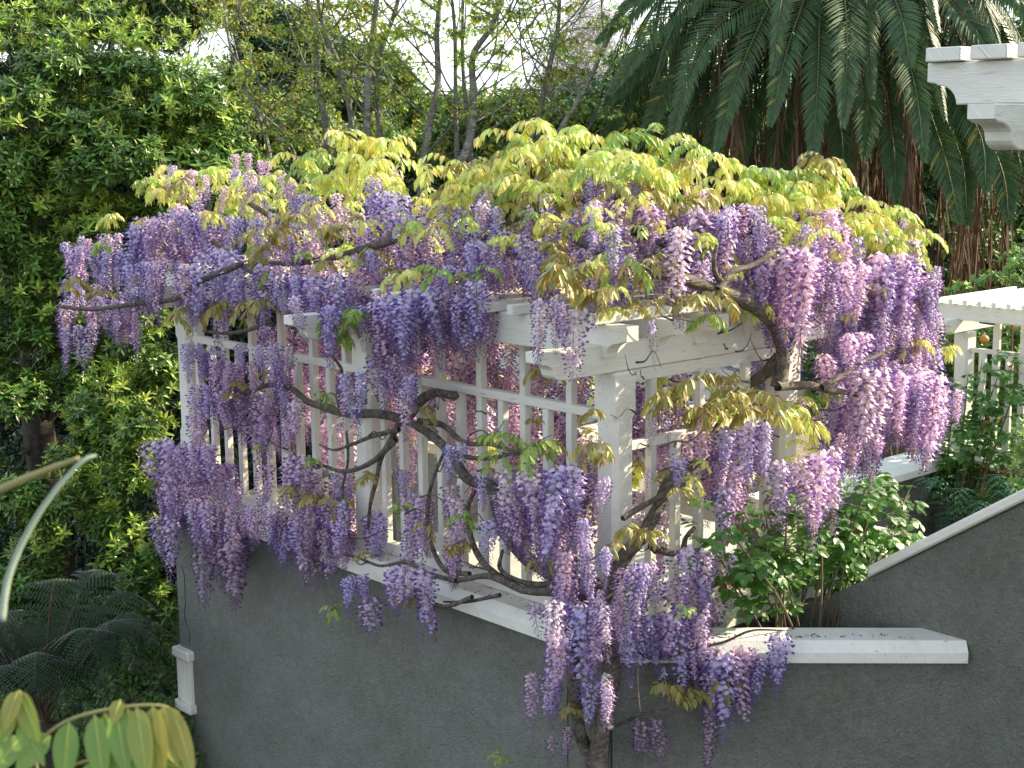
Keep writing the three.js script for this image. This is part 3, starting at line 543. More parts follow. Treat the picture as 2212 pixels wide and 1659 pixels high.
// clusters: [x, top, bottom, width, plane, offset, tint, sparse]
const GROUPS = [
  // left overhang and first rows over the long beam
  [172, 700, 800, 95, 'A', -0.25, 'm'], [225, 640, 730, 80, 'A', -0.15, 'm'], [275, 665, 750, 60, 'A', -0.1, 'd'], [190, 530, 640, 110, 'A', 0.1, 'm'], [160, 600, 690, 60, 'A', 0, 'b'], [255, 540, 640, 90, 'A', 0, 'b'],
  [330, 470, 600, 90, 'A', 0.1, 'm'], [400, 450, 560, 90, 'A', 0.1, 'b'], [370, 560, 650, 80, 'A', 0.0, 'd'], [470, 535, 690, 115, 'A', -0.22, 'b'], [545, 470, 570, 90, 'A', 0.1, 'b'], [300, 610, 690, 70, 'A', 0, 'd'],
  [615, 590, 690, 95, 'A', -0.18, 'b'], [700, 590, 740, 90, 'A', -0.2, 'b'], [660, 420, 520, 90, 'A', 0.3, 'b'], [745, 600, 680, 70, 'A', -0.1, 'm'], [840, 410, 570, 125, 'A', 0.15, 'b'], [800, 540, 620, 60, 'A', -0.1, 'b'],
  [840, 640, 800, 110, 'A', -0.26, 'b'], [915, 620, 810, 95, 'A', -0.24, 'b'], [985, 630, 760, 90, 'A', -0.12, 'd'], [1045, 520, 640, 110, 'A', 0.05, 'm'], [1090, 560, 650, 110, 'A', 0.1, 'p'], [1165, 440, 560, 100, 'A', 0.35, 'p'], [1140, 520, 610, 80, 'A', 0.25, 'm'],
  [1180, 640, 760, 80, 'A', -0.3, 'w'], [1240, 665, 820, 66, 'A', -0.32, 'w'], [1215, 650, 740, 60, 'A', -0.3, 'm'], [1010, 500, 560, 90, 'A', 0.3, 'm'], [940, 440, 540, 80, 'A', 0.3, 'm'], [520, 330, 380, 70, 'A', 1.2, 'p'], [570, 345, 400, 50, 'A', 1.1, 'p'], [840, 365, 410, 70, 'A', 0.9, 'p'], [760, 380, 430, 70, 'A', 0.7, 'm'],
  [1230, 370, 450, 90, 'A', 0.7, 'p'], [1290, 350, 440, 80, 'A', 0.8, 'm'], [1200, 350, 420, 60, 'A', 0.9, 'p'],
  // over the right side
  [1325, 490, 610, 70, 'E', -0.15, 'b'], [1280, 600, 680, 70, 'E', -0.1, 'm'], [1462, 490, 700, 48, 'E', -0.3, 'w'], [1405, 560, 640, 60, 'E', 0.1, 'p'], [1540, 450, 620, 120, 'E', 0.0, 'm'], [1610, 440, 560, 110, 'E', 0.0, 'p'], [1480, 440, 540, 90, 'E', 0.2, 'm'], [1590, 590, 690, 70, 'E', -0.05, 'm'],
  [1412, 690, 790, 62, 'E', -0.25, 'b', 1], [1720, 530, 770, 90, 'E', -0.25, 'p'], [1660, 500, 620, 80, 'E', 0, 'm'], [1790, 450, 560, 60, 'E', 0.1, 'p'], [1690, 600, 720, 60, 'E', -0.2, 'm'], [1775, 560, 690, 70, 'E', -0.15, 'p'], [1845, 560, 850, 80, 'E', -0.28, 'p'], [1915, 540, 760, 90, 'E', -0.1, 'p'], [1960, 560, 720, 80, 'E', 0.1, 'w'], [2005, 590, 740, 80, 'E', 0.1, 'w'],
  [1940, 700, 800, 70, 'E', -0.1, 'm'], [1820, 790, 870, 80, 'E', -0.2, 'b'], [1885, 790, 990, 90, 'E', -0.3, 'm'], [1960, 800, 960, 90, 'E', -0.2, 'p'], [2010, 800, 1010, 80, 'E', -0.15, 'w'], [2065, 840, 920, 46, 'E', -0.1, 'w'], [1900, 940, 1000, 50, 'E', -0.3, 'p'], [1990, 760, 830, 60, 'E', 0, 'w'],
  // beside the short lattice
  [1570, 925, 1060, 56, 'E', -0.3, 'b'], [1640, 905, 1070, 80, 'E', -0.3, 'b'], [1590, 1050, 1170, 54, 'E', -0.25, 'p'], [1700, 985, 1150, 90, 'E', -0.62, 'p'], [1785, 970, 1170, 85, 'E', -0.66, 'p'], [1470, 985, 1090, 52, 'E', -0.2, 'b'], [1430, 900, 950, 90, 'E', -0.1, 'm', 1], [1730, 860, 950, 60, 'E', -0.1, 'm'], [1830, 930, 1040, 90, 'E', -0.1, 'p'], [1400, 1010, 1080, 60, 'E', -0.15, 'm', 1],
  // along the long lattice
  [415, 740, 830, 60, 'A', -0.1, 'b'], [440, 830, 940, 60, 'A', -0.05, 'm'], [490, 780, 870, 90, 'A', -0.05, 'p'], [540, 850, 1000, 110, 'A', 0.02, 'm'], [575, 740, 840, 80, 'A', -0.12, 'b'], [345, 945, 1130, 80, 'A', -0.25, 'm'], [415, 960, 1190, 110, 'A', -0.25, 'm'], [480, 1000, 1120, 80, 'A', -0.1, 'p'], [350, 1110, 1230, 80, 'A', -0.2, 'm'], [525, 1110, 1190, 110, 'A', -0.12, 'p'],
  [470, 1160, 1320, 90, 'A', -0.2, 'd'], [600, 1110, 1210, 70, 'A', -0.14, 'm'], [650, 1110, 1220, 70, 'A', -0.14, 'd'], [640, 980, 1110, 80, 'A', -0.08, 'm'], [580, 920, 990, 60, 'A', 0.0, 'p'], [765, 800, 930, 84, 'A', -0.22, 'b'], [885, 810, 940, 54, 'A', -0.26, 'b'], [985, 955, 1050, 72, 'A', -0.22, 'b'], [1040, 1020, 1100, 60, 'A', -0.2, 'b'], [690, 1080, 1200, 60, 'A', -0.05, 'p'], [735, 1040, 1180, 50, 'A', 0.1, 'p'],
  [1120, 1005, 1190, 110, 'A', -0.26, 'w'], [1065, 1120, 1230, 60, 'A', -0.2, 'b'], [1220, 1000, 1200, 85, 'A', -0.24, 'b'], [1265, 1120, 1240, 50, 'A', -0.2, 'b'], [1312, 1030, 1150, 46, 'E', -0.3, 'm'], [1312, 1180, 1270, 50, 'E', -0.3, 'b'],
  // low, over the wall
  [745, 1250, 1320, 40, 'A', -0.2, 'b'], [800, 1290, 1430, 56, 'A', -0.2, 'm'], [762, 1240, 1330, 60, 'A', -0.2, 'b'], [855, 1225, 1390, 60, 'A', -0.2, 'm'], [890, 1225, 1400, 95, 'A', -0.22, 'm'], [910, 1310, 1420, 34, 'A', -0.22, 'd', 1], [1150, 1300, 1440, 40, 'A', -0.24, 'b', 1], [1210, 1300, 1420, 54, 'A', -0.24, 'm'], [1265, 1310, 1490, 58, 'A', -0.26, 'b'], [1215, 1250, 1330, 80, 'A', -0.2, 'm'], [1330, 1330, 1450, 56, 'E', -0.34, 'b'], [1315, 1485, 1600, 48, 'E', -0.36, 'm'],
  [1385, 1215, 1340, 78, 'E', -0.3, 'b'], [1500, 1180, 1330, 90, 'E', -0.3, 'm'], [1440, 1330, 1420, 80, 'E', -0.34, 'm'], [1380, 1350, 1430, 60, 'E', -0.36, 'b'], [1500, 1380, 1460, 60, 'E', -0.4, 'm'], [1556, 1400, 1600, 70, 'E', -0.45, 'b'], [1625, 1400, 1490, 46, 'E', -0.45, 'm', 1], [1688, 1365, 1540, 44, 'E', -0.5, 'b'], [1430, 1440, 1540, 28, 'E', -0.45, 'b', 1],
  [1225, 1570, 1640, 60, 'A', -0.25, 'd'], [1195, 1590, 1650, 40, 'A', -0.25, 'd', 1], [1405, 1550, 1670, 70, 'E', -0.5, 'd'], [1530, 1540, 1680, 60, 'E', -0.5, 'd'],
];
let nCluster = 0;
const M4 = new THREE.Matrix4(), QQ = new THREE.Quaternion(), EU = new THREE.Euler();
function cluster(w, s, tint, sparse) {
  const m = part(vine, 'flower_cluster', sparse ? pick(SPARSE) : pick(FULL), P_[tint]);
  m.position.copy(inVine(w)); m.rotation.set(rr(-0.22, 0.22), rnd() * 6.28, rr(-0.22, 0.22)); m.scale.set(s * rr(0.85, 1.15), s * rr(0.8, 1.15), s * rr(0.85, 1.15)); nCluster++; return m;
}
const tints = ['b', 'm', 'p', 'w', 'd'];
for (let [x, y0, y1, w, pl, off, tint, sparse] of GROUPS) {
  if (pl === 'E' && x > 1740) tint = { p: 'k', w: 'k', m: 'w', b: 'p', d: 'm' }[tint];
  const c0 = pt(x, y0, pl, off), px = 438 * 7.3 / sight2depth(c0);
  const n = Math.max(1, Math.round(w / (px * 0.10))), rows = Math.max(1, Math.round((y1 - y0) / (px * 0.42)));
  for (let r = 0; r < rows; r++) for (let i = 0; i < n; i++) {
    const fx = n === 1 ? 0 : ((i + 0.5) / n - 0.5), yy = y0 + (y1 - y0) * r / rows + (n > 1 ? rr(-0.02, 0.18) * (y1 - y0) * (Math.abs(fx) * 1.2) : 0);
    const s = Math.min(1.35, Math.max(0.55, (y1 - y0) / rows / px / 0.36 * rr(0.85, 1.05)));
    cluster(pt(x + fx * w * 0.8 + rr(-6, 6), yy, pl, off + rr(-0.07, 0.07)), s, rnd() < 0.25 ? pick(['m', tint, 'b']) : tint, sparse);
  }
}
function sight2depth(p) { return -p.clone().applyMatrix4(camera.matrixWorldInverse).z; }
// sprays of young leaves: [x, y, kind, plane, offset, size]
const SPRAYS = [
  [320, 395, 'y', 'A', 0.4, 1], [365, 370, 'y', 'A', 0.4, 1.1], [410, 385, 'y', 'A', 0.4, 1], [450, 375, 'y', 'A', 0.5, 1.1], [500, 400, 'y', 'A', 0.5, 1], [540, 395, 'y', 'A', 0.6, 1], [340, 420, 'y', 'A', 0.2, 0.9], [235, 475, 'y', 'A', 0.2, 0.8], [600, 390, 'y', 'A', 0.5, 1], [640, 350, 'y', 'A', 0.6, 1.1], [690, 335, 'g', 'A', 0.6, 1], [670, 385, 'g', 'A', 0.4, 1],
  [745, 300, 'y', 'A', 0.6, 1], [790, 310, 'y', 'A', 0.7, 1.1], [840, 310, 'y', 'A', 0.7, 1], [870, 350, 'y', 'A', 0.7, 0.9], [760, 350, 'y', 'A', 0.5, 1], [720, 390, 'y', 'A', 0.4, 0.9], [930, 375, 'y', 'A', 0.5, 1], [970, 355, 'y', 'A', 0.6, 1], [1010, 370, 'b', 'A', 0.5, 1], [960, 420, 'b', 'A', 0.4, 1], [1030, 420, 'y', 'A', 0.4, 1.1], [1090, 400, 'y', 'A', 0.5, 1], [1060, 360, 'y', 'A', 0.6, 1],
  [1100, 300, 'y', 'A', 0.7, 1.1], [1155, 275, 'y', 'A', 0.7, 1], [1180, 310, 'y', 'A', 0.7, 1], [1130, 340, 'y', 'A', 0.6, 1], [1245, 285, 'y', 'A', 0.8, 1.1], [1270, 300, 'y', 'A', 0.8, 0.9], [1310, 330, 'g', 'A', 0.8, 1], [1150, 420, 'y', 'A', 0.4, 1], [1200, 400, 'y', 'A', 0.5, 1], [890, 490, 'y', 'A', 0.1, 0.9], [950, 500, 'y', 'A', 0.1, 1], [1000, 460, 'y', 'A', 0.3, 1],
  [1350, 310, 'g', 'E', 0.7, 1.1], [1400, 300, 'g', 'E', 0.7, 1.1], [1440, 310, 'y', 'E', 0.7, 0.9], [1360, 360, 'g', 'E', 0.6, 1.1], [1420, 360, 'g', 'E', 0.6, 1.1], [1330, 400, 'y', 'E', 0.5, 1], [1380, 420, 'y', 'E', 0.4, 1], [1440, 400, 'y', 'E', 0.4, 1.1], [1480, 370, 'y', 'E', 0.5, 1], [1530, 345, 'y', 'E', 0.5, 1], [1580, 360, 'y', 'E', 0.5, 1], [1510, 420, 'y', 'E', 0.3, 1], [1560, 400, 'y', 'E', 0.3, 1],
  [1640, 375, 'g', 'E', 0.4, 1.1], [1690, 380, 'g', 'E', 0.4, 1.1], [1740, 385, 'y', 'E', 0.4, 1], [1790, 400, 'y', 'E', 0.3, 1], [1660, 430, 'y', 'E', 0.2, 1], [1720, 440, 'y', 'E', 0.2, 0.9], [1790, 440, 'y', 'E', 0.2, 0.7], [1870, 440, 'y', 'E', 0.3, 1], [1920, 455, 'y', 'E', 0.3, 1], [1960, 470, 'y', 'E', 0.3, 1], [2000, 510, 'y', 'E', 0.2, 0.9], [1860, 490, 'y', 'E', 0.1, 1], [1900, 500, 'y', 'E', 0.1, 1], [1740, 490, 'y', 'E', -0.05, 0.9], [1690, 480, 'y', 'E', 0, 0.9], [1620, 400, 'y', 'E', 0.3, 1], [1300, 440, 'y', 'E', 0.4, 0.9], [1480, 450, 'b', 'E', 0.2, 0.9],
  [460, 470, 'y', 'A', -0.05, 0.9], [640, 480, 'b', 'A', -0.1, 0.9], [595, 510, 'b', 'A', -0.15, 1], [570, 540, 'b', 'A', -0.15, 0.9], [720, 500, 'b', 'A', -0.05, 1], [745, 560, 'y', 'A', -0.1, 0.8], [690, 450, 'y', 'A', 0.1, 0.8], [170, 615, 'b', 'A', -0.25, 0.9], [150, 630, 'b', 'A', -0.2, 0.8], [215, 640, 'b', 'A', -0.15, 0.7],
  [410, 670, 'b', 'A', -0.2, 0.9], [465, 670, 'b', 'A', -0.22, 1], [385, 690, 'b', 'A', -0.2, 0.8], [545, 665, 'b', 'A', -0.2, 0.9], [740, 690, 'g', 'A', -0.28, 1], [775, 690, 'g', 'A', -0.28, 1], [730, 730, 'g', 'A', -0.26, 0.8], [870, 600, 'y', 'A', -0.2, 0.8], [945, 595, 'g', 'A', -0.2, 0.8], [1190, 600, 'b', 'A', -0.22, 1], [1240, 600, 'b', 'A', -0.24, 1.1], [1290, 640, 'b', 'A', -0.2, 0.9],
  [1340, 560, 'g', 'E', -0.1, 1], [1390, 580, 'b', 'E', -0.1, 0.9], [1500, 655, 'b', 'E', -0.3, 0.9], [1560, 650, 'b', 'E', -0.32, 1], [1530, 690, 'g', 'E', -0.3, 0.7], [1380, 670, 'b', 'E', -0.2, 0.6], [1760, 510, 'y', 'E', -0.2, 0.8], [1980, 640, 'b', 'E', 0.1, 0.8], [2040, 760, 'y', 'E', 0.1, 0.8], [1980, 745, 'y', 'E', 0.0, 0.8],
  [1500, 830, 'b', 'E', -0.2, 0.9], [1590, 850, 'b', 'E', -0.25, 1], [1560, 880, 'b', 'E', -0.25, 1], [1640, 850, 'b', 'E', -0.25, 0.9], [1660, 860, 'b', 'E', -0.3, 1], [1610, 900, 'b', 'E', -0.3, 0.9], [1520, 890, 'b', 'E', -0.2, 0.9], [1700, 900, 'y', 'E', -0.2, 0.9], [1760, 920, 'y', 'E', -0.2, 1], [1720, 880, 'y', 'E', -0.15, 0.9], [1770, 870, 'g', 'E', -0.1, 0.8], [1460, 870, 'b', 'E', -0.1, 0.8],
  [1100, 950, 'g', 'A', -0.2, 0.8], [1150, 970, 'g', 'A', -0.24, 0.9], [1080, 990, 'g', 'A', -0.2, 0.7], [1290, 960, 'b', 'A', -0.1, 0.8], [1300, 990, 'b', 'E', -0.2, 0.7], [640, 1060, 'b', 'A', -0.12, 0.8], [680, 1080, 'b', 'A', -0.1, 0.8], [730, 1090, 'b', 'A', -0.05, 0.7], [790, 1035, 'b', 'A', -0.1, 0.6], [990, 1190, 'b', 'A', -0.1, 0.6], [1400, 1160, 'b', 'E', -0.15, 0.7], [1350, 1150, 'b', 'E', -0.2, 0.6],
  [1450, 1490, 'b', 'E', -0.5, 0.9], [1500, 1500, 'b', 'E', -0.5, 0.9], [1560, 1480, 'b', 'E', -0.5, 0.7], [1240, 1540, 'b', 'A', -0.2, 0.6], [1080, 1640, 'g', 'A', -0.2, 0.5],
];
{ // smaller sprays: along the crest, and scattered through the flowers
  const crest = [[310, 390], [420, 370], [540, 390], [640, 350], [740, 312], [850, 325], [900, 395], [1000, 375], [1100, 315], [1180, 295], [1270, 302], [1350, 315], [1450, 315], [1540, 350], [1700, 385], [1800, 412], [1870, 445], [1960, 475], [2020, 530]];
  for (let i = 0; i < 66; i++) { const f = rnd() * (crest.length - 1.001), j = Math.floor(f), x = crest[j][0] + (crest[j + 1][0] - crest[j][0]) * (f - j), y = crest[j][1] + (crest[j + 1][1] - crest[j][1]) * (f - j); SPRAYS.push([x + rr(-15, 15), y + rr(-12, 85), rnd() < 0.8 ? 'y' : pick(['g', 'b']), x < 1330 ? 'A' : 'E', rr(0.2, 0.75), rr(0.5, 0.85)]); }
  for (const [x0, y0, x1, y1, pl, o0, o1, n, ks] of [[200, 460, 1250, 620, 'A', -0.12, 0.1, 28, 'ybbg'], [1280, 430, 2000, 700, 'E', -0.22, 0, 24, 'ybyg'], [480, 760, 1280, 1150, 'A', -0.14, 0.02, 22, 'bbg'], [1340, 850, 1800, 1150, 'E', -0.25, -0.05, 16, 'bby'], [700, 1180, 1500, 1330, 'A', -0.2, -0.1, 8, 'bg']])
    for (let i = 0; i < n; i++) SPRAYS.push([rr(x0, x1), rr(y0, y1), pick([...ks]), pl, rr(o0, o1), rr(0.35, 0.7)]);
}
for (const [x, y, k, pl, off, s] of SPRAYS) {
  const m = part(vine, 'leaf_spray', pick(SPRAY[k]), LEAF);
  m.position.copy(inVine(pt(x, y - 8, pl, off))); m.rotation.set(rr(-0.25, 0.25), rnd() * 6.28, rr(-0.25, 0.25)); m.scale.setScalar(s * rr(0.85, 1.05));
}
// the mass of clusters and leaves behind the ones in front: roof fill, and the curtain inside the lattice
function scatter(parent, name, geos, mats, list, extra) {
  geos.forEach((g, gi) => mats.forEach((mt, mi) => {
    const sub = list.filter((_, i) => i % (geos.length * mats.length) === gi * mats.length + mi); if (!sub.length) return;
    const im = new THREE.InstancedMesh(g, mt, sub.length); im.name = name; im.castShadow = im.receiveShadow = true;
    sub.forEach((o, i) => { QQ.setFromEuler(EU.set(o.rx ?? rr(-0.2, 0.2), o.ry ?? rnd() * 6.28, o.rz ?? rr(-0.2, 0.2))); if (o.q) QQ.copy(o.q); im.setMatrixAt(i, M4.compose(o.p, QQ, V(o.s, o.s, o.s))); if (o.c) im.setColorAt(i, o.c); });
    Object.assign(im.userData, { kind: 'stuff' }, extra); parent.add(im);
  }));
}
{
  // fuller masses behind the clusters that stand out: [x0, y0, x1, y1, plane, offset, how many]
  const front = [];
  for (const [x0, y0, x1, y1, pl, off, n] of [[140, 490, 330, 660, 'A', 0.15, 26], [300, 450, 740, 620, 'A', 0.15, 70], [420, 570, 1060, 640, 'A', -0.05, 50], [720, 430, 1280, 590, 'A', 0.25, 70], [780, 620, 1010, 690, 'A', -0.15, 16], [1270, 430, 1800, 560, 'E', 0.12, 60], [1640, 480, 1800, 640, 'E', -0.1, 26], [1790, 540, 2040, 720, 'E', 0.05, 46], [1830, 770, 2040, 880, 'E', -0.12, 26], [1780, 900, 1900, 960, 'E', 0, 10],
    [400, 740, 640, 900, 'A', -0.02, 34], [330, 950, 520, 1120, 'A', -0.14, 30], [440, 1080, 760, 1150, 'A', -0.1, 30], [560, 1000, 760, 1100, 'A', 0.05, 16], [1540, 1000, 1800, 1060, 'E', -0.22, 14], [1180, 1290, 1540, 1370, 'E', -0.28, 14], [740, 700, 1000, 830, 'A', -0.12, 12], [1110, 1010, 1260, 1160, 'A', -0.16, 12], [1190, 1180, 1320, 1300, 'A', -0.18, 10], [1340, 1180, 1560, 1300, 'E', -0.22, 12], [640, 1060, 1010, 1180, 'A', 0.07, 16], [860, 980, 1010, 1180, 'A', 0.02, 7], [1440, 880, 1640, 980, 'E', -0.06, 8], [1150, 1420, 1330, 1480, 'A', -0.22, 5], [1480, 1380, 1640, 1440, 'E', -0.42, 8], [265, 560, 410, 630, 'A', -0.25, 16], [590, 620, 720, 680, 'A', -0.38, 5], [1060, 1040, 1240, 1120, 'A', -0.18, 12]])
    for (let i = 0; i < n; i++) front.push({ p: inVine(pt(rr(x0, x1), rr(y0, y1), pl, off + rr(-0.08, 0.12))), s: rr(0.55, 0.95) });
  for (let i = 0; i < 46; i++) { const x = rr(330, 1960); front.push({ p: inVine(pt(x, (x < 1330 ? 385 : 400 + (x - 1330) * 0.13) + rr(-30, 40), x < 1330 ? 'A' : 'E', rr(0.2, 0.6))), s: rr(0.5, 0.8), rx: rr(-0.5, 0.5), rz: rr(-0.5, 0.5) }); }
  for (let i = 0; nCluster < 299 && i < 71; i++) { const o = front.splice(Math.floor(rnd() * front.length), 1)[0]; cluster(o.p.clone().add(vineBase), o.s, pick(['m', 'b', 'p', 'w'])); }
  scatter(vine, 'flower_cluster', FULL.slice(0, 5), [P_.m, P_.b, P_.w, P_.p], front);
  const back = [], roof = [], rl = [];
  for (let i = 0; i < 175; i++) back.push({ p: inVine(L(rr(0.25, 4.1), rr(0.55, 0.95), rnd() < 0.5 ? rr(1.1, 1.6) : rr(0.5, 1.2))), s: rr(0.75, 1.2) });   // curtain inside the lattice
  for (let i = 0; i < 50; i++) back.push({ p: inVine(L(rr(0.3, 4.2), rr(1.4, 1.9), rr(0.5, 1.3))), s: rr(0.75, 1.2) });
  for (let i = 0; i < 90; i++) {
    const u = rr(-0.15, 4.7), v = rr(-0.05, 1.9), top = 2.02 + 0.16 * Math.sin(u * 2.1) + 0.1 * Math.sin(v * 3 + u);
    roof.push({ p: inVine(L(u, v, rr(1.72, top))), s: rr(0.7, 1.05), rx: rr(-0.5, 0.5), rz: rr(-0.5, 0.5) });
  }
  for (let i = 0; i < 60; i++) roof.push({ p: inVine(L(rr(-0.1, 0.5), rr(1.6, 2.7), rr(1.1, 2.0))), s: rr(0.8, 1.1) });
  for (let i = 0; i < 40; i++) roof.push({ p: inVine(L(rr(0, 0.5), rr(1.9, 2.9), rr(0.75, 1.3))), s: rr(0.8, 1.1) });
  for (let i = 0; i < 95; i++) { const u = rr(-0.1, 4.8), v = rr(0.3, 1.9), top = 1.98 + 0.12 * Math.sin(u * 2.1) + 0.08 * Math.sin(v * 3 + u); rl.push({ p: inVine(L(u, v, rr(1.72, top))), s: rr(0.8, 1.05) }); }
  for (let i = 0; i < 50; i++) rl.push({ p: inVine(L(rr(0.5, 4.2), rr(1.0, 2.0), rr(0.3, 1.5))), s: rr(0.7, 0.95) });
  scatter(vine, 'flower_cluster', FULL.slice(0, 4), [P_.k, P_.w, P_.p], back);
  scatter(vine, 'flower_cluster', FULL.slice(2, 6), [P_.m, P_.p, P_.b], roof);
  for (const [x0, y0, x1, y1, pl, o0, o1, n] of [[1300, 335, 1820, 450, 'E', 0.1, 0.6, 34], [310, 385, 600, 430, 'A', 0.2, 0.6, 13], [600, 345, 900, 420, 'A', 0.3, 0.8, 15], [920, 370, 1290, 440, 'A', 0.3, 0.7, 16], [1845, 455, 2010, 545, 'E', 0.0, 0.4, 14], [1080, 300, 1300, 380, 'A', 0.5, 0.9, 9]])
    for (let i = 0; i < n; i++) rl.push({ p: inVine(pt(rr(x0, x1), rr(y0, y1), pl, rr(o0, o1))), s: rr(0.6, 1.0) });
  scatter(vine, 'leaf_spray', [...SPRAY.y, SPRAY.g[1], SPRAY.g[3], SPRAY.b[0], SPRAY.b[2]], [LEAF], rl);
}
console.log('clusters', nCluster, 'sprays', SPRAYS.length);
{ // fallen petals on the caps
  const g = new MB();
  for (let i = 0; i < 420; i++) {
    let p; const r = rnd();
    if (r < 0.5) p = L(rr(0.2, 3.8), rr(0.03, 0.16) , 0.101); else if (r < 0.8) { const t = rr(0.1, 0.95); p = L(-0.05 - 1.0 * t, 0.12 + 1.02 * t, 0.0985).addScaledVector(AV, rr(0.0, 0.1)); } else p = L(rr(-0.04, 0.09), rr(0.4, 1.5), 0.103);
    const a = rnd() * 6.28, s = rr(0.004, 0.011), d = V(Math.cos(a), 0.1, Math.sin(a)), e = V(-Math.sin(a), 0.05, Math.cos(a)), k = rnd() < 0.45 ? [0.16, 0.10, 0.07] : mix([0.35, 0.25, 0.45], [0.25, 0.15, 0.25], rnd());
    g.quad(p.clone().addScaledVector(d, -s), p.clone().addScaledVector(e, -s * 0.6), p.clone().addScaledVector(d, s).add(V(0, s * 0.4, 0)), p.clone().addScaledVector(e, s * 0.6), k);
  }
  const o = part(scene, 'fallen_petals', g.geo(), std({ vertexColors: true, roughness: 0.9, side: THREE.DoubleSide }), { kind: 'stuff', label: 'withered lilac petals and bits of leaf scattered on the white wall caps', category: 'petals' });
}

// ------------------------------------------------------------------ leaf clumps for shrubs and trees
function whorlGeo(n, len, wid, ka, kb, el0 = 0.1, el1 = 0.9) {        // leaves in a rosette round a shoot tip
  const m = new MB();
  m.tube([V(0, -len * 1.2, 0), V(0, 0, 0)], [0.004, 0.0025], 3, [0.12, 0.10, 0.05]);
  for (let i = 0; i < n; i++) {
    const a = i * GA, el = el0 + (el1 - el0) * i / n, d = V(Math.cos(a) * Math.cos(el), Math.sin(el), Math.sin(a) * Math.cos(el));
    m.leaf(V(0, -len * 0.35 * (1 - i / n), 0), d, UP.clone().addScaledVector(d, -0.3), len * rr(0.8, 1.15), wid * rr(0.85, 1.1), mix(ka, kb, rnd()).map(x => x * rr(0.85, 1.15)), { n: 3, droop: rr(0.1, 0.5), fold: 0.25, shape: 0.5 });
  }
  return m.geo();
}
function sprigGeo(n, len, lw, ka, kb, R) {                              // small leaves along a few twigs
  const m = new MB();
  for (let t = 0; t < 4; t++) {
    const d = V(rr(-1, 1), rr(-0.2, 0.8), rr(-1, 1)).normalize(), q = [V(0, 0, 0), d.clone().multiplyScalar(R * 0.5).add(V(0, 0.02, 0)), d.clone().multiplyScalar(R)];
    m.tube(q, [0.004, 0.003, 0.0015], 3, [0.16, 0.13, 0.09]);
    for (let i = 0; i < n; i++) { const f = (i + 1) / n, o = d.clone().multiplyScalar(R * f), dd = V(rr(-1, 1), rr(-0.7, 0.5), rr(-1, 1)).normalize(); m.leaf(o, dd, V(rr(-0.6, 0.6), 1, rr(-0.6, 0.6)), len * rr(0.7, 1.2), lw * rr(0.8, 1.2), mix(ka, kb, rnd()), { n: 2, droop: 0.4 }); }
  }
  return m.geo();
}
const tone = (a = 0.75, b = 1.25) => { const v = rr(a, b); return new THREE.Color().setRGB(v * rr(0.9, 1.12), v, v * rr(0.85, 1.1)); };
// blobs: [x, y, depth, rx, ry, rz] in picture place and metres; shoots sit in the outer shell and lean outwards and up
function foliage(parent, name, blobs, geos, mat, n, s0, s1, shell = 0.45, lean = 0.6, t0 = 0.7, t1 = 1.3, sub = 0, core = 1) {
  blobs = blobs.map(b => { const w = at(b[0], b[1], b[2]); return [w.x, w.y, w.z, b[3], b[4], b[5]]; });
  if (sub) blobs = blobs.flatMap(b => { const o = []; for (let i = 0; i < sub; i++) { const d = V(rr(-1, 1), rr(-0.9, 1), rr(-0.4, 1)).normalize(), k = rr(0.28, 0.5); o.push([b[0] + d.x * b[3] * 0.78, b[1] + d.y * b[4] * 0.78, b[2] + d.z * b[5] * 0.78, b[3] * k, b[4] * k * 0.8, b[5] * k]); } if (core) o.push([b[0], b[1], b[2] - 0.1, b[3] * 0.7, b[4] * 0.7, b[5] * 0.5]); return o; });
  const list = []; const vol = blobs.map(b => b[3] * b[4] + b[3] * b[5] + b[4] * b[5]); const sum = vol.reduce((a, b) => a + b, 0);
  parent.updateMatrixWorld(true);
  blobs.forEach((b, bi) => {
    const c = V(b[0], b[1], b[2]).sub(parent.position);
    for (let i = 0; i < n * vol[bi] / sum; i++) {
      const o = V(rr(-1, 1), rr(-1, 1), rr(-1, 1)).normalize();
      const lump = 1 + 0.16 * Math.sin(o.x * 7 + bi) * Math.sin(o.y * 8 + bi * 2) + 0.1 * Math.sin(o.z * 11 + o.y * 5);
      const r = (1 - shell * rnd() * rnd()) * lump, p = c.clone().add(V(o.x * b[3] * r, o.y * b[4] * r, o.z * b[5] * r));
      const d = o.clone().multiplyScalar(lean).add(V(rr(-0.35, 0.35), 0.75 + rr(-0.35, 0.35), rr(-0.35, 0.35))).normalize();
      const q = new THREE.Quaternion().setFromUnitVectors(UP, d).multiply(new THREE.Quaternion().setFromAxisAngle(UP, rnd() * 6.28));
      list.push({ p, q, s: rr(s0, s1), c: tone(t0, t1) });
    }
  });
  scatter(parent, name, geos, [mat], list);
}
const GLOSSY = leafMat(1, 1, 1, 0.25, 0.32), SOFT = leafMat(1, 1, 1, 0.42, 0.6);
const EVER = [0, 1, 2, 3].map(i => whorlGeo(Math.round(rr(7, 12)), rr(0.095, 0.125), 0.034, [0.06, 0.13, 0.022], [0.13, 0.22, 0.032], rr(-0.7, 0), rr(0.6, 1.1))), EVERY = [0, 1].map(i => whorlGeo(Math.round(rr(6, 10)), 0.105, 0.033, [0.26, 0.40, 0.05], [0.40, 0.46, 0.07], 0.1, 1.1));
const under = (x, y, d) => { const w = at(x, y, d); w.y = 0; return w; };
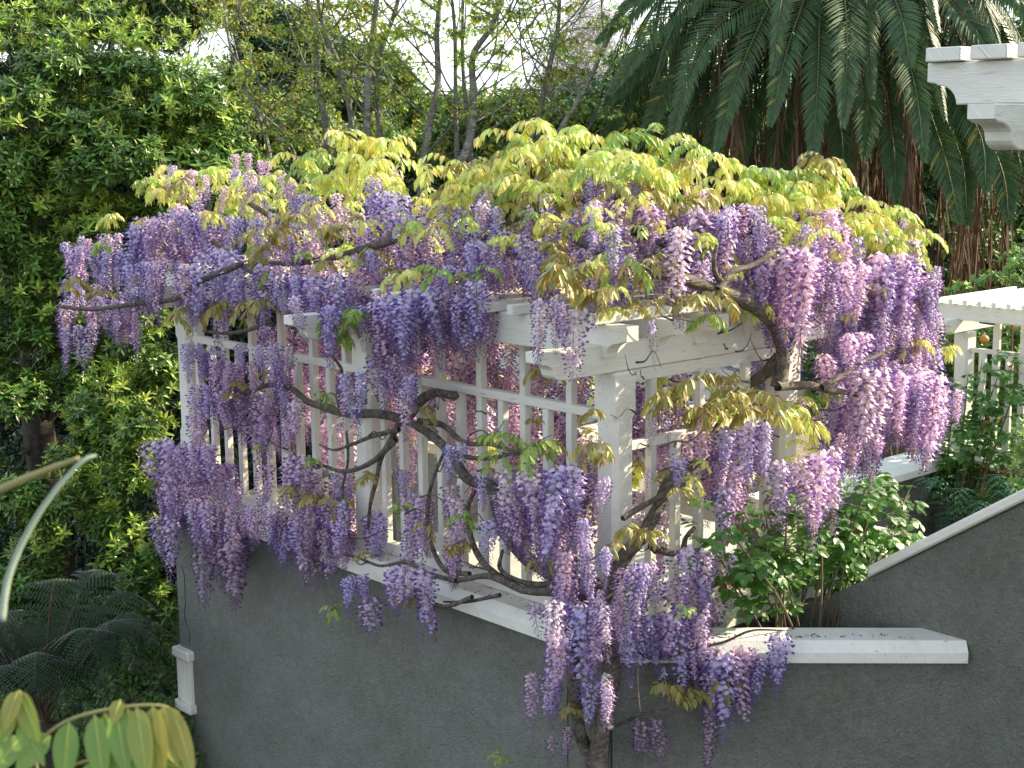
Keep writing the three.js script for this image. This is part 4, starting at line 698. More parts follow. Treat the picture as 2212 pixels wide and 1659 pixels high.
{ // the big evergreen on the left
  const t = thing('evergreen_tree', 'big dense evergreen tree with glossy pointed leaves filling the upper left', 'tree', under(150, 700, 13.5));
  const R = w => w.clone().sub(t.position);
  part(t, 'trunk', limb([R(under(100, 700, 13.5)), R(at(95, 1000, 13.3)), R(at(70, 640, 13.2)), R(at(150, 300, 13.4)), R(at(180, 60, 13.6))], 0.17, 0.05, 8, 0.15), M.darkBark);
  for (const q of [[[85, 800], [170, 640], [300, 480]], [[80, 700], [-10, 560], [-60, 420]], [[110, 480], [250, 380], [380, 250]], [[60, 980], [130, 880], [260, 800]], [[140, 330], [60, 210], [20, 100]]]) part(t, 'limb', limb(q.map(p => R(at(p[0], p[1], 13.2))), 0.06, 0.02, 6), M.darkBark);
  const blobs = [[60, 110, 13.4, 1.0, 0.55, 0.9], [230, 130, 13.2, 0.8, 0.45, 0.8], [330, 230, 13.0, 0.75, 0.5, 0.8], [130, 280, 12.9, 0.8, 0.5, 0.8], [430, 260, 13.1, 0.45, 0.4, 0.6], [20, 400, 12.8, 0.7, 0.5, 0.7], [250, 370, 12.7, 0.8, 0.5, 0.7], [420, 370, 12.9, 0.6, 0.4, 0.6], [110, 500, 12.6, 0.7, 0.45, 0.7], [300, 520, 12.8, 0.7, 0.5, 0.7], [30, 590, 12.5, 0.5, 0.4, 0.6], [180, 620, 12.8, 0.6, 0.4, 0.6], [500, 440, 13.2, 0.5, 0.5, 0.6], [80, 760, 12.6, 0.5, 0.4, 0.5], [260, 760, 13.0, 0.7, 0.5, 0.6], [150, 900, 12.9, 0.7, 0.45, 0.6], [20, 930, 12.5, 0.5, 0.5, 0.5]];
  foliage(t, 'crown', blobs, EVER, GLOSSY, 8600, 0.5, 1.0, 0.6, 0.6, 0.6, 1.5, 6, 0);
  foliage(t, 'young_shoots', blobs.slice(0, 13), EVERY, SOFT, 2000, 0.5, 0.95, 0.3, 0.5, 0.7, 1.4, 6, 0);
}
{ // lower shrub by the wall
  const t = thing('evergreen_shrub', 'sunlit evergreen shrub with glossy leaves close to the left end of the grey wall', 'shrub', under(290, 1000, 11.6));
  const R = w => w.clone().sub(t.position);
  part(t, 'trunk', limb([R(under(230, 1000, 11.6)), R(at(240, 1300, 11.6)), R(at(280, 1000, 11.5)), R(at(300, 800, 11.5))], 0.06, 0.02, 7), M.darkBark);
  const blobs = [[330, 760, 11.5, 0.32, 0.35, 0.4], [290, 870, 11.4, 0.42, 0.4, 0.4], [340, 960, 11.2, 0.3, 0.35, 0.35], [230, 960, 11.6, 0.45, 0.4, 0.4], [300, 1080, 11.5, 0.4, 0.4, 0.4], [330, 1200, 11.0, 0.3, 0.35, 0.35], [350, 1320, 10.9, 0.2, 0.3, 0.3], [110, 1120, 11.4, 0.5, 0.35, 0.4], [20, 1080, 11.2, 0.4, 0.3, 0.4], [110, 1260, 11.4, 0.35, 0.25, 0.4], [260, 1260, 11.3, 0.3, 0.3, 0.3], [330, 1440, 10.9, 0.25, 0.25, 0.3], [40, 1230, 11.3, 0.35, 0.3, 0.35]];
  foliage(t, 'crown', blobs, EVER, GLOSSY, 3000, 0.45, 0.9, 0.6, 0.6, 0.6, 1.5, 5, 0);
  foliage(t, 'young_shoots', blobs.slice(0, 8), EVERY, SOFT, 450, 0.45, 0.85, 0.3, 0.6, 0.7, 1.4, 5, 0);
}
{ // ground growth under the ferns
  const t = thing('undergrowth', 'low leafy undergrowth below the tree fern at the lower left', 'undergrowth', under(200, 1600, 11)); t.userData.kind = 'stuff';
  foliage(t, 'leaves', [[330, 1560, 10.7, 0.4, 0.3, 0.4], [200, 1640, 10.6, 0.7, 0.3, 0.4], [60, 1600, 10.8, 0.6, 0.3, 0.4], [300, 1640, 10.2, 0.5, 0.3, 0.3], [230, 1480, 11.8, 0.8, 0.3, 0.3]], [sprigGeo(6, 0.06, 0.03, [0.07, 0.17, 0.03], [0.14, 0.28, 0.05], 0.16)], SOFT, 900, 0.7, 1.2);
}
// ------------------------------------------------------------------ pinnate fronds: tree fern and palm
function frondAlong(pts, opt) {                       // pts: the midrib in place; leaflets to both sides
  const N = opt.n, q = curve(pts, N), m = new MB(), len = opt.len;
  m.tube(q, q.map((_, i) => opt.r * (1 - 0.9 * i / N)), 4, opt.rib);
  let s = null;
  for (let i = Math.round(N * (opt.bare || 0)); i <= N; i++) {
    const t = i / N, d = q[Math.min(N, i + 1)].clone().sub(q[Math.max(0, i - 1)]).normalize();
    s = V().crossVectors(d, opt.nor); if (s.lengthSq() < 1e-4) s.set(1, 0, 0); s.normalize();
    const nrm = V().crossVectors(s, d).normalize(), w = len * Math.pow(Math.sin(Math.PI * Math.min(0.97, 0.12 + 0.85 * t)), 0.6) * (opt.taper ? 1.05 - 0.55 * t : 1);
    for (const sg of [-1, 1]) {
      const fw = opt.fwd + rr(-0.08, 0.08) + 0.5 * t * t, dir = s.clone().multiplyScalar(sg).addScaledVector(d, fw).addScaledVector(nrm, opt.vee + rr(-0.1, 0.1)).normalize();
      const k = mix(opt.ka, opt.kb, rnd()); if (opt.tip && rnd() < opt.tipShare && sg > 0) { k[0] = opt.tip[0]; k[1] = opt.tip[1]; k[2] = opt.tip[2]; }
      if (!opt.pinnules) m.leaf(q[i], dir, nrm, w * rr(0.88, 1.08), opt.wid, k, { n: 3, droop: opt.droop * rr(0.5, 1.5), fold: opt.fold ?? 0.5, shape: 0.3 });
      else {
        const P = opt.pinnules, pd = V().crossVectors(dir, nrm).normalize(), tipD = dir.clone();
        let c = q[i].clone(); 
        for (let j = 1; j <= P; j++) { const f = j / P; tipD.addScaledVector(UP, -0.5 / P).normalize(); const c2 = c.clone().addScaledVector(tipD, w / P); const hw = w * 0.16 * (1 - f * 0.85);
          for (const s2 of [-1, 1]) { const e = c.clone().addScaledVector(pd, s2 * hw).addScaledVector(tipD, hw * 0.35); m.tri(c, c2.clone().lerp(c, 0.25), e, k); } c = c2; }
      }
    }
  }
  return m.geo();
}
{ // tree fern, lower left
  const base = under(100, 1620, 9.9), hub = at(100, 1565, 9.9);
  const t = thing('tree_fern', 'dark green tree fern spreading its lacy fronds at the lower left', 'fern', base);
  const R = w => w.clone().sub(base);
  part(t, 'trunk', limb([V(0, 0, 0), V(0.02, (hub.y) * 0.5, 0), R(hub)], 0.12, 0.09, 9, 0.3), M.darkBark);
  const FERN = leafMat(1, 1, 1, 0.35, 0.85);
  for (let i = 0; i < 19; i++) {
    const az = i * GA + 0.4, reach = rr(0.75, 1.1), up = rr(0.6, 0.95), o = V(Math.cos(az), 0, Math.sin(az));
    const pts = [R(hub), R(hub).addScaledVector(o, reach * 0.25).add(V(0, up * 0.65, 0)), R(hub).addScaledVector(o, reach * 0.62).add(V(0, up, 0)), R(hub).addScaledVector(o, reach).add(V(0, up * rr(0.5, 0.85), 0))];
    part(t, 'frond', frondAlong(pts, { n: 30, bare: 0.22, len: 0.30, r: 0.009, rib: [0.10, 0.045, 0.02], nor: UP, fwd: 0.25, vee: -0.1, pinnules: 11, ka: [0.008, 0.027, 0.005], kb: [0.018, 0.048, 0.008] }), FERN);
  }
}
{ // palm
  const hub = at(1800, -190, 17.0), base = hub.clone(); base.y = 0;
  const t = thing('palm_tree', 'huge date palm with arching dark green fronds over a skirt of dead brown fronds', 'palm tree', base);
  const R = w => w.clone().sub(base);
  part(t, 'trunk', limb([V(0, -0.1, 0), V(0, hub.y * 0.4, 0), V(0.05, hub.y * 0.8, 0), R(hub)], 0.5, 0.42, 14, 0.12, [1, 1, 1], 8), M.deadFrond);
  const PALM = leafMat(1.08, 1.15, 0.9, 0.5, 0.45);
  const opt = (nor) => ({ n: 88, bare: 0.08, len: 0.46, r: 0.02, rib: [0.10, 0.13, 0.04], nor, fwd: 0.95, vee: 0.2, wid: 0.034, droop: 0.22, fold: 0.4, taper: true, ka: [0.026, 0.068, 0.018], kb: [0.07, 0.135, 0.028], tip: [0.30, 0.24, 0.04], tipShare: 0.04 });
  const toCam = camera.position.clone().sub(hub).normalize();
  // fronds that can be told apart: three picture points from near the crown to the tip, and the depth of the tip
  const F = [[[1700, -60], [1600, 150], [1547, 325], 14.9], [[1760, -60], [1700, 110], [1664, 268], 14.5], [[1775, -40], [1766, 180], [1754, 362], 14.4], [[1822, -60], [1830, 110], [1821, 270], 14.2], [[1840, 20], [1873, 220], [1866, 345], 14.9], [[1900, -60], [1948, 40], [1966, 142], 14.0], [[1910, 0], [1975, 180], [1996, 345], 14.6], [[1890, 60], [1928, 300], [1938, 440], 15.2], [[1960, 120], [2038, 330], [2073, 478], 15.0], [[1980, -80], [2085, 40], [2143, 112], 14.6], [[1990, 160], [2075, 340], [2090, 482], 15.4], [[2040, 160], [2120, 300], [2130, 408], 15.0], [[2080, 200], [2165, 370], [2180, 480], 15.4], [[1790, 100], [1818, 290], [1824, 428], 15.6], [[1640, 40], [1560, 230], [1520, 400], 15.8], [[1690, -50], [1520, 90], [1440, 330], 15.0], [[1660, -90], [1450, 30], [1320, 200], 15.2], [[1640, -110], [1420, -20], [1290, 90], 15.6], [[1680, 0], [1470, 160], [1370, 330], 15.8], [[1650, -40], [1420, 110], [1275, 260], 16.2], [[1700, 60], [1620, 240], [1590, 420], 16.0], [[1720, 80], [1690, 280], [1680, 440], 16.0], [[2060, -90], [2200, 0], [2290, 100], 14.8], [[2100, 40], [2220, 180], [2280, 330], 15.4], [[2120, 150], [2235, 330], [2260, 470], 15.8], [[1600, 100], [1480, 280], [1440, 430], 16.4], [[1620, -120], [1480, -70], [1340, 20], 15.0], [[1560, 0], [1370, 180], [1300, 330], 16.6]];
  for (const [a, b, c, d] of F) {
    const pts = [R(hub).add(V(rr(-0.2, 0.2), rr(-0.1, 0.3), rr(-0.2, 0.2))), R(at(a[0], a[1], d + (17 - d) * 0.45)), R(at(b[0], b[1], d + (17 - d) * 0.12)), R(at(c[0], c[1], d))];
    const nor = toCam.clone().addScaledVector(UP, 0.55).add(V(rr(-0.35, 0.35), 0, 0)).normalize();
    part(t, 'frond', frondAlong(pts, opt(nor)), PALM);
  }
  for (let i = 0; i < 64; i++) {                       // the rest of the crown
    const az = i * GA, el = 0.0 + 1.3 * i / 64, o = V(Math.cos(az), 0, Math.sin(az)), l = rr(3.2, 3.9), pts = [R(hub)];
    let d = o.clone().multiplyScalar(Math.cos(el)).addScaledVector(UP, Math.sin(el)), p = R(hub);
    for (let j = 0; j < 5; j++) { d = d.clone().addScaledVector(UP, -0.42).normalize(); p = p.clone().addScaledVector(d, l / 5); pts.push(p); }
    part(t, 'frond', frondAlong(pts, opt(V().crossVectors(V().crossVectors(o, UP), d).normalize().multiplyScalar(-1).add(UP))), PALM);
  }
  for (let i = 0; i < 70; i++) {                       // dead fronds hang straight down
    const az = i * GA, o = V(Math.cos(az), 0, Math.sin(az)), r = rr(0.7, 2.3), l = rr(2.8, 4.8), y0 = rr(-0.9, 0.3);
    const m = new MB(), a = R(hub).addScaledVector(o, 0.4).add(V(0, y0, 0)), b = R(hub).addScaledVector(o, r).add(V(0, y0 - 0.9, 0)), c = b.clone().addScaledVector(o, 0.15).add(V(0, -l * 0.5, 0)), e = c.clone().addScaledVector(o, rr(-0.3, 0.1)).add(V(0, -l * 0.5, 0));
    const q = curve([a, b, c, e], 22); m.tube(q, q.map((_, j) => 0.03 - 0.02 * j / 22), 4, [0.8, 0.7, 0.6]);
    for (let j = 5; j <= 22; j++) for (let k2 = 0; k2 < 5; k2++) { const w = rr(0.3, 0.7), dd = V(rr(-0.3, 0.3), -1, rr(-0.3, 0.3)).normalize(), v = rr(0.5, 1.5); m.leaf(q[j].clone().add(V(rr(-0.06, 0.06), 0, rr(-0.06, 0.06))), dd, V(rr(-1, 1), 0.1, rr(-1, 1)), w, rr(0.02, 0.035), [v, v * rr(0.75, 1), v * rr(0.5, 0.95)], { n: 2, droop: 0.3 }); }
    part(t, 'dead_frond', m.geo(), M.deadFrond);
  }
}
// ------------------------------------------------------------------ slender trees behind, just coming into leaf
{
  const TUFT = [0, 1].map(() => sprigGeo(5, 0.07, 0.034, [0.30, 0.50, 0.05], [0.58, 0.64, 0.10], 0.17));
  const TW = leafMat(1, 1, 1, 0.6, 0.6);
  const T = [ // main stems as picture points; depth; thickness at the foot in picture measure
    [[[690, 520], [705, 300], [690, 190], [680, 80], [655, -40]], 17.5, 17, 'leaning pale stem second in the row of slender trees from the left'],
    [[[765, 560], [772, 420], [765, 300], [735, 150], [700, 60], [680, -40]], 17.0, 15, 'pale slender tree with a kinked stem left of the tall twin trunks'],
    [[[590, 420], [575, 300], [530, 180], [500, 110], [480, -20]], 18.5, 11, 'thin dark young tree nearest the big evergreen'],
    [[[800, 560], [792, 290], [797, 150], [812, 20], [818, -40]], 16.5, 19, 'left one of the close pair of straight trunks behind the pergola'],
    [[[838, 560], [820, 290], [818, 130], [852, 30], [870, -40]], 17.2, 15, 'right one of the close pair of straight trunks behind the pergola'],
    [[[905, 520], [925, 280], [945, 190], [944, 70], [955, -40]], 16.8, 19, 'curved dark trunk left of the white sky gap'],
    [[[985, 520], [987, 350], [984, 200], [982, 60], [972, -40]], 17.6, 13, 'thin upright light grey trunk in the middle of the sky gap'],
    [[[970, 430], [1015, 300], [1022, 200], [1022, 120], [1060, 60], [1100, -40]], 16.0, 20, 'sturdy forked trunk right of centre of the sky gap'],
    [[[1030, 520], [1010, 260], [1000, 140], [1000, -40]], 18.0, 13, 'straight narrow trunk rising behind the forked one'],
    [[[1085, 470], [1160, 260], [1190, 130], [1205, 60], [1210, -40]], 16.6, 15, 'leaning trunk right of the forked one'],
    [[[1120, 520], [1205, 290], [1265, 190], [1310, 90], [1345, 20]], 16.2, 14, 'rightmost leaning trunk reaching towards the palm'],
    [[[640, 520], [660, 420], [620, 300], [560, 240], [530, 200]], 19, 10, 'slanting thin tree behind the left leaf crest'],
  ];
  T.forEach(([pts, d, w, lab], ti) => {
    const base = under(pts[0][0], pts[0][1], d), t = thing('slender_tree', lab, 'tree', base, 0, undefined), R = q => q.clone().sub(base);
    const q = [R(base)].concat(pts.map((p, i) => R(at(p[0], p[1], d + rr(-0.1, 0.1))))), r0 = w / 3200 * d / 2;
    part(t, 'trunk', limb(q, r0 * 1.15, r0 * 0.5, 8, 0.08), M.bark);
    const cv = new THREE.CatmullRomCurve3(q.slice(1), false, 'centripetal'), list = [], nb = 6;
    for (let i = 0; i < nb; i++) {
      const f = 0.18 + 0.8 * i / nb, p0 = cv.getPoint(f), l = rr(0.7, 1.9) * (1.1 - 0.3 * f), az = rnd() * 6.28, side = Math.cos(az) * 1.0;
      const d0 = V(side * 0.8, rr(0.3, 0.9), Math.sin(az) * 0.7).normalize(), bend = V(rr(-0.4, 0.4), rr(0.3, 0.9), rr(-0.3, 0.3));
      const bp = [p0, p0.clone().addScaledVector(d0, l * 0.4), p0.clone().addScaledVector(d0, l * 0.75).addScaledVector(bend, l * 0.35), p0.clone().addScaledVector(d0, l).addScaledVector(bend, l * 0.7)];
      part(t, 'branch', limb(bp, r0 * 0.3, 0.005, 5, 0.1), M.bark);
      const bc = new THREE.CatmullRomCurve3(bp);
      for (let j = 0; j < 5; j++) { const g = rr(0.3, 1), s0 = bc.getPoint(g), tl = rr(0.25, 0.7), td = V(rr(-1, 1), rr(-0.1, 0.5), rr(-1, 1)).normalize(); const tp = [s0, s0.clone().addScaledVector(td, tl * 0.5), s0.clone().addScaledVector(td, tl).add(V(0, -0.04, 0))];
        if (j < 3) part(t, 'twig', limb(tp, 0.008, 0.003, 3, 0, [1, 1, 1], 2), M.bark);
        for (let m = 0; m < 3; m++) list.push({ p: tp[2].clone().add(V(rr(-0.18, 0.18), rr(-0.04, 0.04), rr(-0.18, 0.18))), s: rr(0.7, 1.25), c: rnd() < 0.09 ? new THREE.Color().setRGB(1.2, 0.85, 0.6) : tone(0.7, 1.2) }); }
    }
    scatter(t, 'crown', TUFT, [TW], list);
  });
}
// ------------------------------------------------------------------ trees and bushes further back
{
  const G1 = [0, 1].map(() => sprigGeo(12, 0.13, 0.06, [0.08, 0.18, 0.03], [0.20, 0.34, 0.05], 0.36)), G2 = [0].map(() => sprigGeo(12, 0.12, 0.055, [0.36, 0.44, 0.05], [0.52, 0.50, 0.08], 0.34)), G3 = [0].map(() => sprigGeo(12, 0.24, 0.03, [0.05, 0.12, 0.045], [0.09, 0.19, 0.05], 0.36)), G4 = [0].map(() => sprigGeo(7, 0.3, 0.008, [0.26, 0.20, 0.15], [0.38, 0.31, 0.25], 0.7));
  const G5 = [0, 1].map(() => sprigGeo(12, 0.12, 0.05, [0.018, 0.045, 0.012], [0.04, 0.085, 0.02], 0.36));
  const BACK = leafMat(1, 1, 1, 0.45, 0.6);
  const tree = (name, label, cat, x, y, d, blobs, g, n, s0 = 0.8, s1 = 1.3, shell = 0.6, trunkR = 0.1, sub = 0) => {
    const base = under(x, y, d), t = thing(name, label, cat, base);
    const top = at(blobs[0][0], blobs[0][1], d).sub(base);
    part(t, 'trunk', limb([V(0, 0, 0), V(0.1, top.y * 0.4, 0), V(top.x * 0.5, top.y * 0.75, 0), top], trunkR, 0.04, 7), M.darkBark);
    foliage(t, 'crown', blobs, g, BACK, n, s0, s1, shell, 0.6, 0.65, 1.35, sub);
    return t;
  };
  tree('conifer', 'dark blue-green conifer behind the slender stems, left of the sky gap', 'tree', 640, 250, 24, [[650, 120, 24, 0.8, 0.7, 0.7], [580, 190, 23.8, 0.6, 0.6, 0.6], [720, 190, 24, 0.7, 0.7, 0.7], [620, 260, 23.6, 0.8, 0.5, 0.6], [560, 60, 24, 0.3, 0.3, 0.4]], G3, 2000, 0.6, 1.1, 0.7, 0.1, 7);
  tree('leafy_tree', 'sunny yellow-green tree behind the close pair of trunks', 'tree', 850, 250, 25, [[830, 200, 25, 0.5, 0.6, 0.5], [920, 270, 25, 0.8, 0.45, 0.6], [800, 280, 24.8, 0.7, 0.6, 0.6], [1010, 290, 25, 0.7, 0.4, 0.5]], [...G2, ...G2, ...G1], 1000, 0.5, 1.0, 0.6, 0.1, 6);
  tree('leafy_tree', 'olive tree crown with brownish leaves at the top left edge', 'tree', 250, 0, 22, [[230, -20, 22, 2.0, 0.7, 1.0], [330, 20, 22.5, 0.5, 0.6, 0.7], [60, -20, 22, 1.2, 0.7, 0.8]], [...G2, ...G3], 900);
  tree('hedge', 'tall dark green hedge bank behind the slender trunks', 'hedge', 800, 400, 21, [[560, 400, 20.5, 1.2, 1.1, 0.8], [720, 420, 21, 1.3, 1.0, 0.8], [880, 400, 21.4, 1.2, 0.6, 0.8], [1020, 400, 21, 1.2, 0.7, 0.8], [1150, 400, 20.6, 1.2, 0.8, 0.8], [640, 300, 21.4, 0.9, 0.6, 0.7], [480, 340, 20.5, 0.8, 0.8, 0.7]], [...G1, ...G2], 4000, 0.45, 0.9, 0.7, 0.1, 7);
  tree('leafy_bush', 'bright green bush right of the forked trunk, in front of the bare tree', 'bush', 1150, 320, 19, [[1080, 290, 19, 0.6, 0.45, 0.5], [1180, 320, 18.6, 0.7, 0.45, 0.5], [1280, 330, 18.4, 0.6, 0.4, 0.5], [1330, 290, 18.2, 0.6, 0.25, 0.4], [990, 330, 19.4, 0.6, 0.4, 0.5]], [...G1, ...G2], 700, 0.5, 0.9);
  tree('bare_tree', 'grey-brown twiggy tree without leaves left of the palm', 'tree', 1215, 300, 26, [[1235, 150, 26, 0.6, 0.8, 0.7], [1200, 250, 26, 0.7, 0.6, 0.7], [1290, 210, 25.6, 0.6, 0.9, 0.7], [1270, 60, 26, 0.5, 0.6, 0.6]], G4, 600, 0.5, 0.9, 0.9);
  tree('far_trees', 'hazy line of far trees at the foot of the sky gap', 'trees', 1050, 190, 70, [[1000, 300, 70, 5, 1.8, 2], [1120, 300, 70, 5, 1.7, 2], [900, 310, 72, 5, 1.8, 2], [1250, 290, 70, 5, 2, 2], [700, 250, 70, 5, 2.5, 2], [500, 250, 70, 5, 2.5, 2]], G1, 1500, 2.0, 3.2, 0.8, 0.3).userData.kind = 'stuff';
  tree('leafy_tree', 'dark wall of foliage behind the palm skirt', 'tree', 1800, 500, 22, [[1500, 450, 21.5, 1.6, 1.6, 1], [1750, 450, 22, 1.8, 1.8, 1], [2000, 400, 22, 1.8, 2.2, 1], [2250, 350, 22, 1.6, 2.6, 1], [1900, 640, 21, 2.2, 1.2, 1], [2180, 640, 20.6, 1.6, 1.2, 1], [1400, 300, 22, 1.2, 1.2, 1]], [...G1, ...G3], 3000, 0.8, 1.4, 0.7);
  tree('leafy_tree', 'dark tree filling the gap behind the evergreen and the left canopy', 'tree', 300, 700, 17, [[60, 450, 17, 1.5, 1.5, 0.8], [300, 500, 17, 1.5, 1.4, 0.8], [150, 850, 16.5, 1.6, 1.5, 0.8], [380, 900, 16, 1.2, 1.4, 0.8], [560, 560, 17.5, 1.5, 1.0, 0.8], [100, 1250, 15, 1.6, 1.2, 0.6], [360, 1250, 14.5, 1.2, 1.3, 0.6], [500, 800, 16, 1.2, 1.4, 0.8], [750, 700, 17.5, 1.6, 1.4, 0.8], [1000, 650, 18, 1.8, 1.3, 0.8], [330, 330, 17, 1.0, 0.6, 0.8], [120, 250, 17, 1.2, 0.8, 0.8]], G5, 4200, 0.7, 1.2, 0.7);
}
// ------------------------------------------------------------------ citrus tree behind the far fence, with fruit
{
  const base = under(2130, 800, 13.2), t = thing('citrus_tree', 'sunny citrus tree with oranges behind the far right lattice', 'tree', base);
  const R = w => w.clone().sub(base);
  part(t, 'trunk', limb([V(0, 0, 0), V(0.05, 1, 0), R(at(2130, 820, 13.2))], 0.07, 0.03, 7), M.darkBark);
  foliage(t, 'crown', [[2100, 740, 12.9, 0.5, 0.35, 0.4], [2190, 760, 13, 0.5, 0.4, 0.4], [2150, 860, 12.9, 0.6, 0.4, 0.4], [1960, 760, 12.9, 0.4, 0.4, 0.35], [2240, 880, 13, 0.4, 0.5, 0.4], [2060, 850, 13, 0.4, 0.4, 0.4], [1850, 800, 12.6, 0.5, 0.4, 0.35], [1800, 730, 12.8, 0.4, 0.3, 0.3]], [whorlGeo(9, 0.085, 0.04, [0.09, 0.20, 0.025], [0.20, 0.33, 0.045])], SOFT, 1500, 0.7, 1.1, 0.5);
  const og = new THREE.SphereGeometry(0.042, 16, 12); og.scale(1, 0.94, 1);
  for (const [x, y, d] of [[2126, 733, 12.42], [2188, 705, 12.6], [2150, 905, 12.55], [2195, 930, 12.6]]) { const o = part(t, 'fruit', og, M.orange); o.position.copy(R(at(x, y, d))); o.scale.setScalar(rr(0.8, 1.05)); o.rotation.set(rnd() * 3, rnd() * 3, 0); }
}
// ------------------------------------------------------------------ roses
const ROSE = [0, 1, 2].map(() => { // one compound leaf: five leaflets
  const m = new MB(), k = mix([0.05, 0.13, 0.03], [0.10, 0.20, 0.04], rnd()), q = [V(0, 0, 0), V(0.04, 0.012, 0), V(0.085, 0.008, 0)];
  m.tube(q, [0.0016, 0.0013, 0.001], 3, [0.12, 0.16, 0.05]);
  m.leaf(q[2], V(1, -0.15, 0), UP, 0.06, 0.042, k, { n: 4, droop: 0.4, fold: 0.15, shape: 0.5 });
  for (const [i, f] of [[1, 0.9], [2, 1]]) for (const s of [-1, 1]) m.leaf(q[i], V(0.35, -0.1, s), UP, 0.05 * f, 0.036 * f, k.map(x => x * rr(0.9, 1.1)), { n: 4, droop: 0.4, fold: 0.15, shape: 0.5 });
  return m.geo();
});
const ROSE_M = leafMat(1.35, 1.5, 1.0, 0.55, 0.42), ROSE_Y = leafMat(1.9, 1.5, 0.9, 0.5, 0.45), ROSE_R = leafMat(3.2, 0.8, 0.6, 0.4, 0.45);
const STEM = std({ color: lin(0.10, 0.075, 0.04), vertexColors: true, roughness: 0.8 });
function bush(name, label, cat, base, stems, nLeaf, spread, mats) {
  const t = thing(name, label, cat, base); const pts = [];
  for (const s of stems) { const q = s.map(w => w.clone().sub(base)); part(t, 'stem', limb(q, 0.009, 0.003, 5, 0.1), STEM); const c = new THREE.CatmullRomCurve3(q, false, 'centripetal'); for (let i = 0; i < nLeaf / stems.length; i++) pts.push([c.getPoint(rr(0.66, 1.0)), c.getTangent(0.7)]); }
  for (const [p] of pts) {
    const az = rnd() * 6.28, d = V(Math.cos(az), rr(-0.3, 0.7), Math.sin(az)).normalize(), w = p.clone().addScaledVector(d, rr(0.0, spread)).add(V(0, rr(-0.3, 0.5) * spread, 0));
    const m = part(t, 'leaf', pick(ROSE), rnd() < 0.8 ? mats[0] : pick(mats));
    m.position.copy(w); m.rotation.set(rr(-0.5, 0.5), rnd() * 6.28, rr(-0.7, 0.4)); m.scale.setScalar(rr(0.85, 1.3));
  }
  const more = [];
  for (let i = 0; i < nLeaf * 0.3; i++) { const [p] = pick(pts); more.push({ p: p.clone().add(V(rr(-1, 1), rr(-0.5, 0.9), rr(-1, 1)).multiplyScalar(spread * 1.3)), s: rr(0.9, 1.4), rx: rr(-0.5, 0.5), rz: rr(-0.7, 0.4) }); }
  scatter(t, 'leaves', ROSE, [mats[0]], more);
  return t;
}
{
  const b = L(-0.4, 0.95, -0.42), stems = [];
  const tips = [[1560, 1150], [1600, 1120], [1650, 1180], [1700, 1140], [1740, 1200], [1790, 1150], [1830, 1120], [1880, 1110], [1930, 1150], [1960, 1130], [1870, 1180], [1830, 1220], [1930, 1200], [1560, 1200], [1620, 1240], [1680, 1220], [1770, 1100], [1850, 1075], [1900, 1080], [1800, 1200], [1960, 1090], [1880, 1050], [1920, 1060], [1950, 1170], [1980, 1200], [1530, 1190], [1700, 1080], [1650, 1120], [1820, 1070]];
  for (const [x, y] of tips) { const e = onE(x, y - 22, rr(-0.5, -0.1)), f = b.clone().add(V(rr(-0.15, 0.15), 0, rr(-0.12, 0.12))), m = f.clone().lerp(e, 0.5).add(V(rr(-0.06, 0.06), 0.08, rr(-0.06, 0.06))); stems.push([f, m, e]); }
  bush('rose_bush', 'green rose bush growing in the planter in front of the short lattice', 'rose bush', b, stems, 296, 0.12, [ROSE_M, ROSE_M, ROSE_M, ROSE_Y, ROSE_Y, ROSE_R]);
}
{
  const b = L(0.9, 4.45, -1.2), stems = [];
  for (const [x, y] of [[2060, 860], [2090, 820], [2130, 830], [2160, 800], [2200, 820], [2110, 900], [2050, 930], [2180, 880], [2200, 950], [2140, 960], [2020, 960], [2075, 980], [2120, 790], [2190, 780]]) { const e = onA(x, y, rr(4.55, 4.8)); stems.push([b.clone(), b.clone().lerp(e, 0.5).add(V(rr(-0.1, 0.1), 0.1, 0)), e]); }
  bush('climbing_rose', 'climbing rose with dark and reddish leaves trained on the far right lattice', 'climbing rose', b, stems, 200, 0.12, [ROSE_M, ROSE_M, ROSE_M, ROSE_R]);
}
{ // ferny plant on the court floor
  const b = onA(2110, 1100, 4.4), t = thing('ferny_plant', 'soft green ferny plant in the shaded court, under the climbing rose', 'plant', V(b.x, b.y - 0.6, b.z));
  const FN = leafMat(1, 1, 1, 0.35, 0.6), R = w => w.clone().sub(t.position);
  for (let i = 0; i < 26; i++) { const az = i * GA, o = V(Math.cos(az), 0, Math.sin(az)), l = rr(0.3, 0.6), h = rr(0.3, 0.95); part(t, 'frond', frondAlong([V(0, 0, 0), o.clone().multiplyScalar(l * 0.4).add(V(0, h * 0.8, 0)), o.clone().multiplyScalar(l * 0.8).add(V(0, h, 0)), o.clone().multiplyScalar(l * 1.15).add(V(0, h * 0.8, 0))], { n: 14, bare: 0.3, len: 0.16, r: 0.004, rib: [0.06, 0.1, 0.03], nor: UP, fwd: 0.4, vee: 0, pinnules: 6, ka: [0.04, 0.15, 0.06], kb: [0.09, 0.24, 0.09] }), FN); }
}
